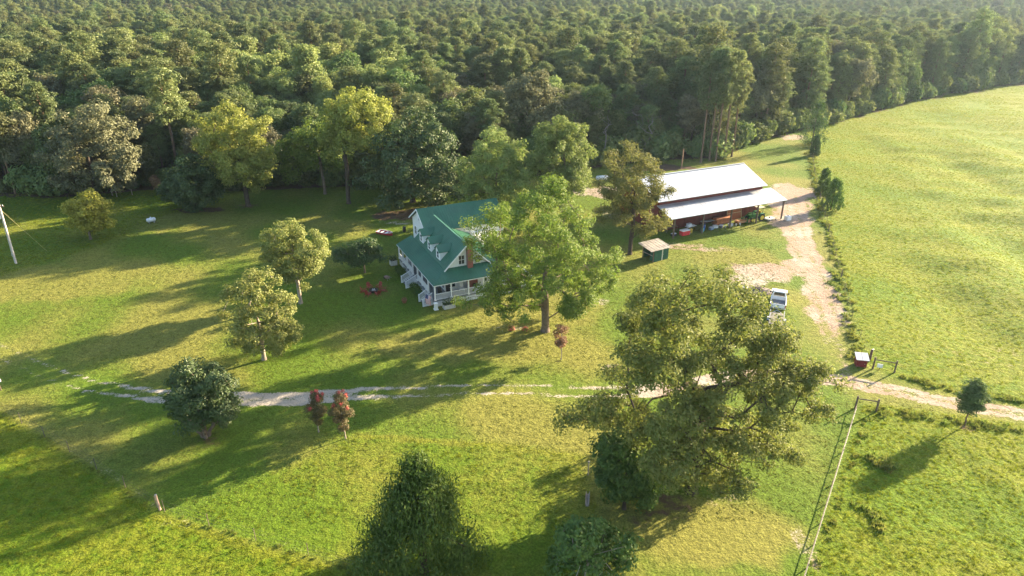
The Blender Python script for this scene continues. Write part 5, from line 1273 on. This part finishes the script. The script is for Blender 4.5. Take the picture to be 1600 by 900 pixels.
def trailer():
    t = thing('utility_trailer', 'low grey utility trailer parked behind the white pickup', 'trailer', (33.35, 76.6, 0), R(68)); L_, W = 3.4, 1.7
    for i in range(9):
        b = MB(); y = -W/2+(i+.5)*W/9; b.b2(-L_/2, L_/2, y-.088, y+.088, .52, .56); b.build('plank', mat('dull deck plank', (.17, .155, .14), .9, 0, .25, 3), t)
    b = MB(); 
    for s in (-1, 1): b.b2(-L_/2, L_/2, s*W/2-.03, s*W/2+.03, .40, .515)
    for x in (-1.6, -.5, .6, 1.6): b.b2(x-.03, x+.03, -W/2+.03, W/2-.03, .42, .51)
    b.build('frame', STEELM, t)
    b = MB(); b.beam((1.7, -.6, .45), (2.75, 0, .45), .07, .08); b.beam((1.7, .6, .45), (2.75, 0, .45), .07, .08); b.build('drawbar', STEELM, t)
    b = MB(); b.tube((2.55, 0, .45), (2.55, 0, 0), .04, n=8); b.build('jack', STEELM, t)
    for s in (-1, 1):
        wheel(t, (-.25, s*(W/2+.16), .32), .32, .18, WTRIM)
        b = MB(); b.prism([(-.7, s*(W/2+.16)-.11, .5), (-.5, s*(W/2+.16)-.11, .68), (0, s*(W/2+.16)-.11, .68), (.2, s*(W/2+.16)-.11, .5), (.14, s*(W/2+.16)-.11, .5), (-.03, s*(W/2+.16)-.11, .645), (-.47, s*(W/2+.16)-.11, .645), (-.64, s*(W/2+.16)-.11, .5)], (0, .22, 0)); b.build('fender', STEELM, t)
        b = MB(); b.beam((-1.7, s*W/2, .92), (1.7, s*W/2, .92), .05, .05)
        for x in (-1.65, -.55, .55, 1.65): b.tube((x, s*W/2, .52), (x, s*W/2, .92), .022, n=6)
        b.build('side_rail', STEELM, t)
trailer()

def brush_pile():
    cx, cyy = G(1180, 455); t = thing('brush_pile', 'heap of grey burnt branches and ash beside the white truck', 'brush pile', (cx, cyy, 0)); M3 = [mat('charred wood', (.04, .035, .03), .9), GREYWOOD, mat('ash grey wood', (.22, .20, .19), .9), WOOD]
    for k in range(46):
        a = rng.uniform(0, 6.28); r_ = abs(rng.normal())*1.1; th = rng.uniform(0, 6.28); L_ = rng.uniform(.5, 1.7); z = max(.06, .75-.3*r_)*rng.uniform(.2, 1)
        c = Vector((r_*math.cos(a)*1.4, r_*math.sin(a)*.8, z)); d = Vector((math.cos(th), math.sin(th), rng.normal()*.18))*L_/2
        p0, p1 = c-d, c+d; p0.z = max(.05, p0.z); p1.z = max(.05, p1.z)
        b = MB(); b.tube(p0, p1, rng.uniform(.03, .09), rng.uniform(.02, .05), 6); b.build('branch', M3[k % 4], t)
    # ash mound
    b = MB(); b.lathe([(2.3, -.02), (1.7, .12), (.9, .26), (.3, .34), (.05, .35)], n=18); o = b.build('ash_mound', mat('ash and soil', (.16, .13, .12), .95, 0, .35, 2, bump=.8), t, True)
    for q in o.data.vertices: q.co.x *= 1.2; q.co.y *= .7; q.co.z *= rng.uniform(.7, 1.2)
    cx2, cy2 = G(1163, 450)
    t = thing('scrap_rim', 'pale steel rim lying on the brush pile edge', 'scrap', (cx2, cy2, .02)); b = MB(); b.lathe([(.34, .02), (.4, .1), (.4, .2), (.36, .2), (.34, .12), (.1, .1)], n=18); b.build('rim', STEELM, t, True); b = MB(); b.lathe([(.1, .1), (.1, .16), (.02, .16)], n=10); b.build('hub', WTRIM, t)
brush_pile()

# ------------------------------------------------------------------ fences, gate braces, posts, pole
def red_box():
    t = thing('feed_box', 'small dark red wooden box with white sloped tin lid', 'box', (39.1, 66.1, 0), R(-12)); RD = mat('dark red paint', (.17, .015, .02), .6, 0, .2)
    b = MB(); b.prism([(-.55, -.45, .08), (-.55, -.45, .95), (-.55, .45, 1.2), (-.55, .45, .08)], (1.1, 0, 0)); b.build('body', RD, t)
    b = MB(); b.prism([(-.68, -.62, .99), (-.68, .58, 1.33), (-.68, .58, 1.38), (-.68, -.62, 1.04)], (.66, 0, 0)); b.build('lid', TIN, t)
    b = MB(); b.prism([(.02, -.62, .99), (.02, .58, 1.33), (.02, .58, 1.38), (.02, -.62, 1.04)], (.66, 0, 0)); b.build('lid', TIN, t)
    for x in (-.48, .48):
        for y in (-.38, .38): b = MB(); b.b2(x-.06, x+.06, y-.06, y+.06, -.05, .08); b.build('foot', WOOD, t)
    b = MB(); b.b2(-.4, .4, -.475, -.452, .2, .8); d = b.build('door', RD, t); b = MB(); b.b2(.28, .34, -.5, -.476, .45, .55); b.build('handle', STEELM, d)
red_box()
def wire(mb, a, b, r_=.008, sag=.03, n=4):
    a, b = Vector(a), Vector(b); pr = a
    for i in range(1, n+1):
        f_ = i/n; q = a+(b-a)*f_; q.z -= sag*math.sin(math.pi*f_); mb.tube(pr, q, r_, n=4, caps=False); pr = q
def braces():
    def brace(P, lab, grp):
        c = P[0]; t = thing('fence_brace', lab, 'fence', (c[0], c[1], 0), 0, grp)
        for (x, y) in P:
            b = MB(); b.tube((x-c[0], y-c[1], -.3), (x-c[0]+.02, y-c[1], 1.5), .10, .09, 10); b.build('post', WOOD, t)
        for p_, q_ in zip(P[:-1], P[1:]):
            b = MB(); b.tube((p_[0]-c[0], p_[1]-c[1], 1.2), (q_[0]-c[0], q_[1]-c[1], 1.2), .06, n=8); b.build('rail', WOOD, t)
    brace([(40.2, 65.4), (42.2, 64.6)], 'dark post and rail brace beside the red box', 'gate braces')
    brace([(36.6, 57.2), (34.75, 57.75)], 'post and rail brace at the head of the pale rail fence', 'gate braces')
    t = thing('gate_post', 'single dark wooden post behind the red box', 'post', (40.7, 67.1, 0)); b = MB(); b.tube((0, 0, -.3), (0, 0, 1.5), .1, .09, 10); b.build('post', WOOD, t); b = MB(); b.lathe([(.1, 1.5), (.11, 1.52), (.03, 1.56)], n=10); b.build('cap', STEELM, t)
    t = thing('notice_board', 'small pale board fixed low on the lane fence brace', 'sign', (40.75, 65.1, 0), R(-20)); b = MB(); b.b2(-.28, .28, -.02, .02, .35, .8); b.build('board', WTRIM, t); b = MB(); b.b2(-.03, .03, .022, .06, 0, .8); b.build('stake', WOOD, t)
braces()
def rail_fence():
    A, B = Vector((34.7, 57.5, 0)), Vector((17.6, 30.6, 0)); n = 12
    t = thing('rail_fence', 'long pale rail fence running down beside the right paddock', 'fence', tuple(A), 0)
    PW = mat('bleached rail', (.15, .12, .09), .85, 0, .2, 2)
    for i in range(n+1):
        q = (B-A)*(i/n); z = hz1(A.x+q.x, A.y+q.y); b = MB(); b.tube((q.x, q.y, z-.3), (q.x+rng.normal()*.03, q.y+rng.normal()*.03, z+.44), .055, .05, 8); b.build('post', WOOD if i % 3 else GREYWOOD, t)
        if i < n:
            q2 = (B-A)*((i+1)/n); j = rng.normal()*.02
            b = MB(); b.beam((q.x, q.y, z+.45+j), (q2.x, q2.y, z+.45+j*.5), .06, .04); b.build('rail', PW, t)
            b = MB(); wire(b, (q.x+.05, q.y, z+.22), (q2.x+.05, q2.y, z+.22), .008, .03, 2); b.build('wire', STEELM, t)
rail_fence()
def wire_fence(P, gap, lab, name='wire_fence', wood_every=0, h=1.25, skip=()):
    t = thing(name, lab, 'fence', (P[0][0], P[0][1], 0)); c = Vector((P[0][0], P[0][1], 0)); pts = []
    for (ax, ay), (bx, by) in zip(P[:-1], P[1:]):
        m = max(1, round(math.hypot(bx-ax, by-ay)/gap))
        for i in range(m): pts.append((ax+(bx-ax)*i/m, ay+(by-ay)*i/m))
    pts.append(P[-1]); PS = mat('rusty steel post', (.13, .10, .08), .8, .2)
    W3 = [Vector((x, y, hz1(x, y)))-c for x, y in pts]
    for i, q in enumerate(W3):
        b = MB()
        if wood_every and i % wood_every == 0: b.tube(q-Vector((0, 0, .3)), q+Vector((0, 0, h+.1)), .075, .07, 8); b.build('post', WOOD, t)
        else: b.b2(q.x-.02, q.x+.02, q.y-.02, q.y+.02, q.z-.3, q.z+h); b.build('post', PS, t)
    for z in (.35, .75, h-.06):
        b = MB()
        for a, b_ in zip(W3[:-1], W3[1:]): wire(b, a+Vector((0, 0, z)), b_+Vector((0, 0, z)), .006, .02, 2)
        b.build('wire', mat('old wire', (.10, .09, .08), .9), t)
wire_fence([(40.7, 67.3)]+FIELD_EDGE[1:], 4.2, 'thin wire fence between the dirt track and the pasture', wood_every=5)
wire_fence([(-75, 71.6), (-51.7, 57.5), (-40.7, 50.8), (-29.3, 43.6)], 5.0, 'thin wire fence along the tall meadow at lower left', wood_every=0)
wire_fence([(-28.4, 43.1), (-19.9, 40.0), (-10.9, 37.0), (0, 33.2)], 5.0, 'thin wire fence running behind the bottom cedar', wood_every=0)
def corner_post():
    t = thing('corner_post', 'pale pinkish wooden corner post at the tall grass edge', 'post', (-28.9, 43.35, 0)); b = MB(); b.tube((0, 0, -.3), (-.06, .02, 1.55), .11, .095, 10); b.build('post', mat('pale cut wood', (.46, .30, .23), .85, 0, .25, 3), t); b = MB(); b.lathe([(.03, 0), (.10, .0), (.095, .03), (.04, .04)], (-.06, .02, 1.55), 10); b.build('top', GREYWOOD, t)
corner_post()
def utility_pole():
    bx, by = G(25, 412); t = thing('utility_pole', 'pale wooden utility pole with transformer and guy wire at left edge', 'utility pole', (bx, by, 0))
    PM = mat('pale pole wood', (.50, .46, .42), .85, 0, .15, 1.5); b = MB(); b.tube((0, 0, -.5), (.35, 0, 9.4), .17, .12, 12); b.build('pole', PM, t)
    b = MB(); b.lathe([(.05, 0), (.26, .02), (.28, .1), (.28, .75), (.2, .86), (.05, .88)], (-.15, -.12, 7.2), 14); tr_ = b.build('transformer', mat('transformer grey', (.55, .56, .57), .5), t, True)
    for s in (-.1, .1): b = MB(); b.lathe([(.03, 0), (.06, .05), (.04, .1), (.06, .15), (.02, .22)], (-.15+s, -.12, 8.07), 8); b.build('bushing', GREYWOOD, tr_)
    b = MB(); b.box((.32, 0, 9.1), (1.3, .1, .12)); b.build('crossarm', WOOD, t)
    for s in (-.5, .5): b = MB(); b.lathe([(.03, 0), (.06, .06), (.04, .12), (.05, .18)], (.32+s, 0, 9.16), 8); b.build('insulator', WTRIM, t)
    b = MB(); b.b2(-.05, .2, -.26, -.16, 1.3, 1.75); b.build('meter_box', STEELM, t); b = MB(); b.tube((.0, -.2, 1.75), (.2, -.16, 6.9), .03, n=6); b.build('conduit', STEELM, t)
    gx, gy = G(73, 392); b = MB(); b.tube((.3, 0, 8.6), (gx-bx, gy-by, 0), .018, n=5); b.build('guy_wire', mat('guy yellow', (.45, .40, .18), .6), t)
    b = MB(); wire(b, (-.18, 0, 9.34), (-60, -8, 8.8), .012, 1.2, 14); wire(b, (.82, 0, 9.34), (-59, -7, 8.8), .012, 1.2, 14); b.build('line', DARK, t)
utility_pole()
def yard_odds():
    x, y = G(237, 348); t = thing('propane_tank', 'small white propane tank on the grass below the dark evergreen', 'tank', (x, y, 0), R(40)); M_ = mat('tank white', (.72, .73, .74), .4)
    b = MB(); b.tube((-.6, 0, .55), (.6, 0, .55), .36, n=16); b.tube((.6, 0, .55), (.75, 0, .55), .36, .18, 16); b.tube((-.75, 0, .55), (-.6, 0, .55), .18, .36, 16); b.build('shell', M_, t, True)
    for s in (-.4, .4): b = MB(); b.b2(s-.05, s+.05, -.3, .3, 0, .28); b.build('leg', STEELM, t)
    b = MB(); b.lathe([(.14, .88), (.14, 1.02), (.08, 1.08)], n=10); b.build('valve_dome', M_, t)
    x, y = G(2, 610); t = thing('mailbox', 'white mailbox on a post at the far left edge', 'mailbox', (x, y, 0), .6); b = MB(); b.tube((0, 0, -.3), (0, 0, 1.05), .05, n=8); b.build('post', WOOD, t)
    b = MB(); b.prism([(-.25, -.12, 1.05), (-.25, .12, 1.05), (-.25, .12, 1.22), (-.25, .07, 1.31), (-.25, -.07, 1.31), (-.25, -.12, 1.22)], (.5, 0, 0)); b.build('box', WTRIM, t); b = MB(); b.b2(-.1, .05, .125, .14, 1.2, 1.4); b.build('signal_flag', mat('mailbox red', (.5, .03, .03), .5), t)
    # trough below the pecan
    x, y = G(918, 778); t = thing('feed_trough', 'long narrow white trough in the grass left of the pecan', 'trough', (x, y, 0), R(82)); 
    b = MB(); b.prism([(-1.1, -.16, .36), (-1.1, -.10, .08), (-1.1, .10, .08), (-1.1, .16, .36), (-1.1, .13, .36), (-1.1, .08, .11), (-1.1, -.08, .11), (-1.1, -.13, .36)], (1.5, 0, 0)); b.build('channel', GREYWOOD, t)
    for s in (-.9, .2): b = MB(); b.b2(s-.05, s+.05, -.2, .2, -.02, .08); b.build('foot', WOOD, t)
    x, y = G(919, 742); t = thing('thin_post', 'thin grey post above the white trough', 'post', (x, y, 0)); b = MB(); b.tube((0, 0, -.2), (0, 0, 1.5), .05, .045, 8); b.build('post', GREYWOOD, t); b = MB(); b.b2(-.09, .09, -.02, .02, 1.35, 1.45); b.build('bracket', STEELM, t)
    # pole behind the barn
    x, y = G(1064.5, 263); t = thing('timber_pole', 'short brown timber pole standing behind the barn roof', 'post', (x, y, 0)); b = MB(); b.tube((0, 0, -.3), (.05, 0, 4.4), .15, .13, 10); b.build('post', mat('brown pole', (.30, .17, .10), .9), t); b = MB(); b.lathe([(.02, 0), (.16, .0), (.15, .06), (.02, .1)], (.05, 0, 4.4), 10); b.build('cap', WOOD, t)
    # white tank at the back of the barn, left
    x, y = G(941, 283); t = thing('storage_tank', 'long white tank half hidden left of the barn', 'tank', (x, y, 0), R(15)); b = MB(); b.tube((-1.2, 0, .75), (1.2, 0, .75), .48, n=16); b.tube((1.2, 0, .75), (1.45, 0, .75), .48, .2, 16); b.tube((-1.45, 0, .75), (-1.2, 0, .75), .2, .48, 16); b.build('shell', M_, t, True)
    for s in (-.8, .8): b = MB(); b.b2(s-.08, s+.08, -.4, .4, 0, .4); b.build('cradle', STEELM, t)
    # sandstone lumps by the track end and stump with flowers
    x, y = G(962, 577); t = thing('tree_stump', 'low dark stump in bare soil beside the pecan crown', 'stump', (x, y, 0)); b = MB(); b.lathe([(.6, -.05), (.45, .12), (.38, .38), (.33, .40), (.05, .38)], n=12); b.build('stump', BARKD, t); b = MB(); b.tube((.3, 0, .1), (1.0, .3, 0), .12, .05, 8); b.build('root', BARKD, t)
    for k, (u, v, lab) in enumerate(((799, 516, 'left red flowering plant on the bare patch below the oak'), (820, 517, 'right red flowering plant on the bare patch below the oak'))):
        x, y = G(u, v); t = thing('flower_clump', lab, 'flowers', (x, y, 0), k, 'red flowers below the oak'); n = 150; d = unit(rng.normal(size=(n, 3))); d[:, 2] = abs(d[:, 2])
        V, F = kites(d*[.45, .4, .4]*rng.uniform(.5, 1, (n, 1))+[0, 0, .1], d, .17, .1); link('leaves', raw_mesh('leaves', V, F), G_WEED, t); V, F = kites(d[:60]*[.45, .4, .5]+[0, 0, .12], d[:60], .13, .11); link('blossom', raw_mesh('blossom', V, F), LF_RED, t)
    x, y = G(618, 349); t = thing('yard_barrel', 'small dark burn barrel on the bare patch by the boat', 'barrel', (*G(632, 362), 0)); b = MB(); b.lathe([(.28, 0), (.29, .3), (.3, .32), (.29, .34), (.29, .6), (.3, .62), (.29, .64), (.29, .88), (.26, .88), (.25, .2)], n=14); b.build('drum', MATS['sooty steel'], t, True); b = MB(); b.tube((-.1, 0, .5), (.2, .1, 1.05), .03, n=6); b.build('stick', GREYWOOD, t)
yard_odds()
# ------------------------------------------------------------------ haze: one closed box of pale air round the whole scene
def haze():
    mb = MB(); mb.b2(-1980, 1980, -260, 2080, -3.0, 95.0)
    m = bpy.data.materials.new('haze'); m.use_nodes = True; nt = m.node_tree; nt.nodes.clear()
    v = nt.nodes.new('ShaderNodeVolumePrincipled'); v.inputs['Color'].default_value = (.58, .76, 1.0, 1); v.inputs['Density'].default_value = .00007
    v.inputs['Anisotropy'].default_value = .45
    o = nt.nodes.new('ShaderNodeOutputMaterial'); nt.links.new(v.outputs[0], o.inputs['Volume'])
    h_ = mb.build('haze', m); tag(h_, 'pale evening haze in the air over the woods', 'haze', None, 'stuff')
haze()
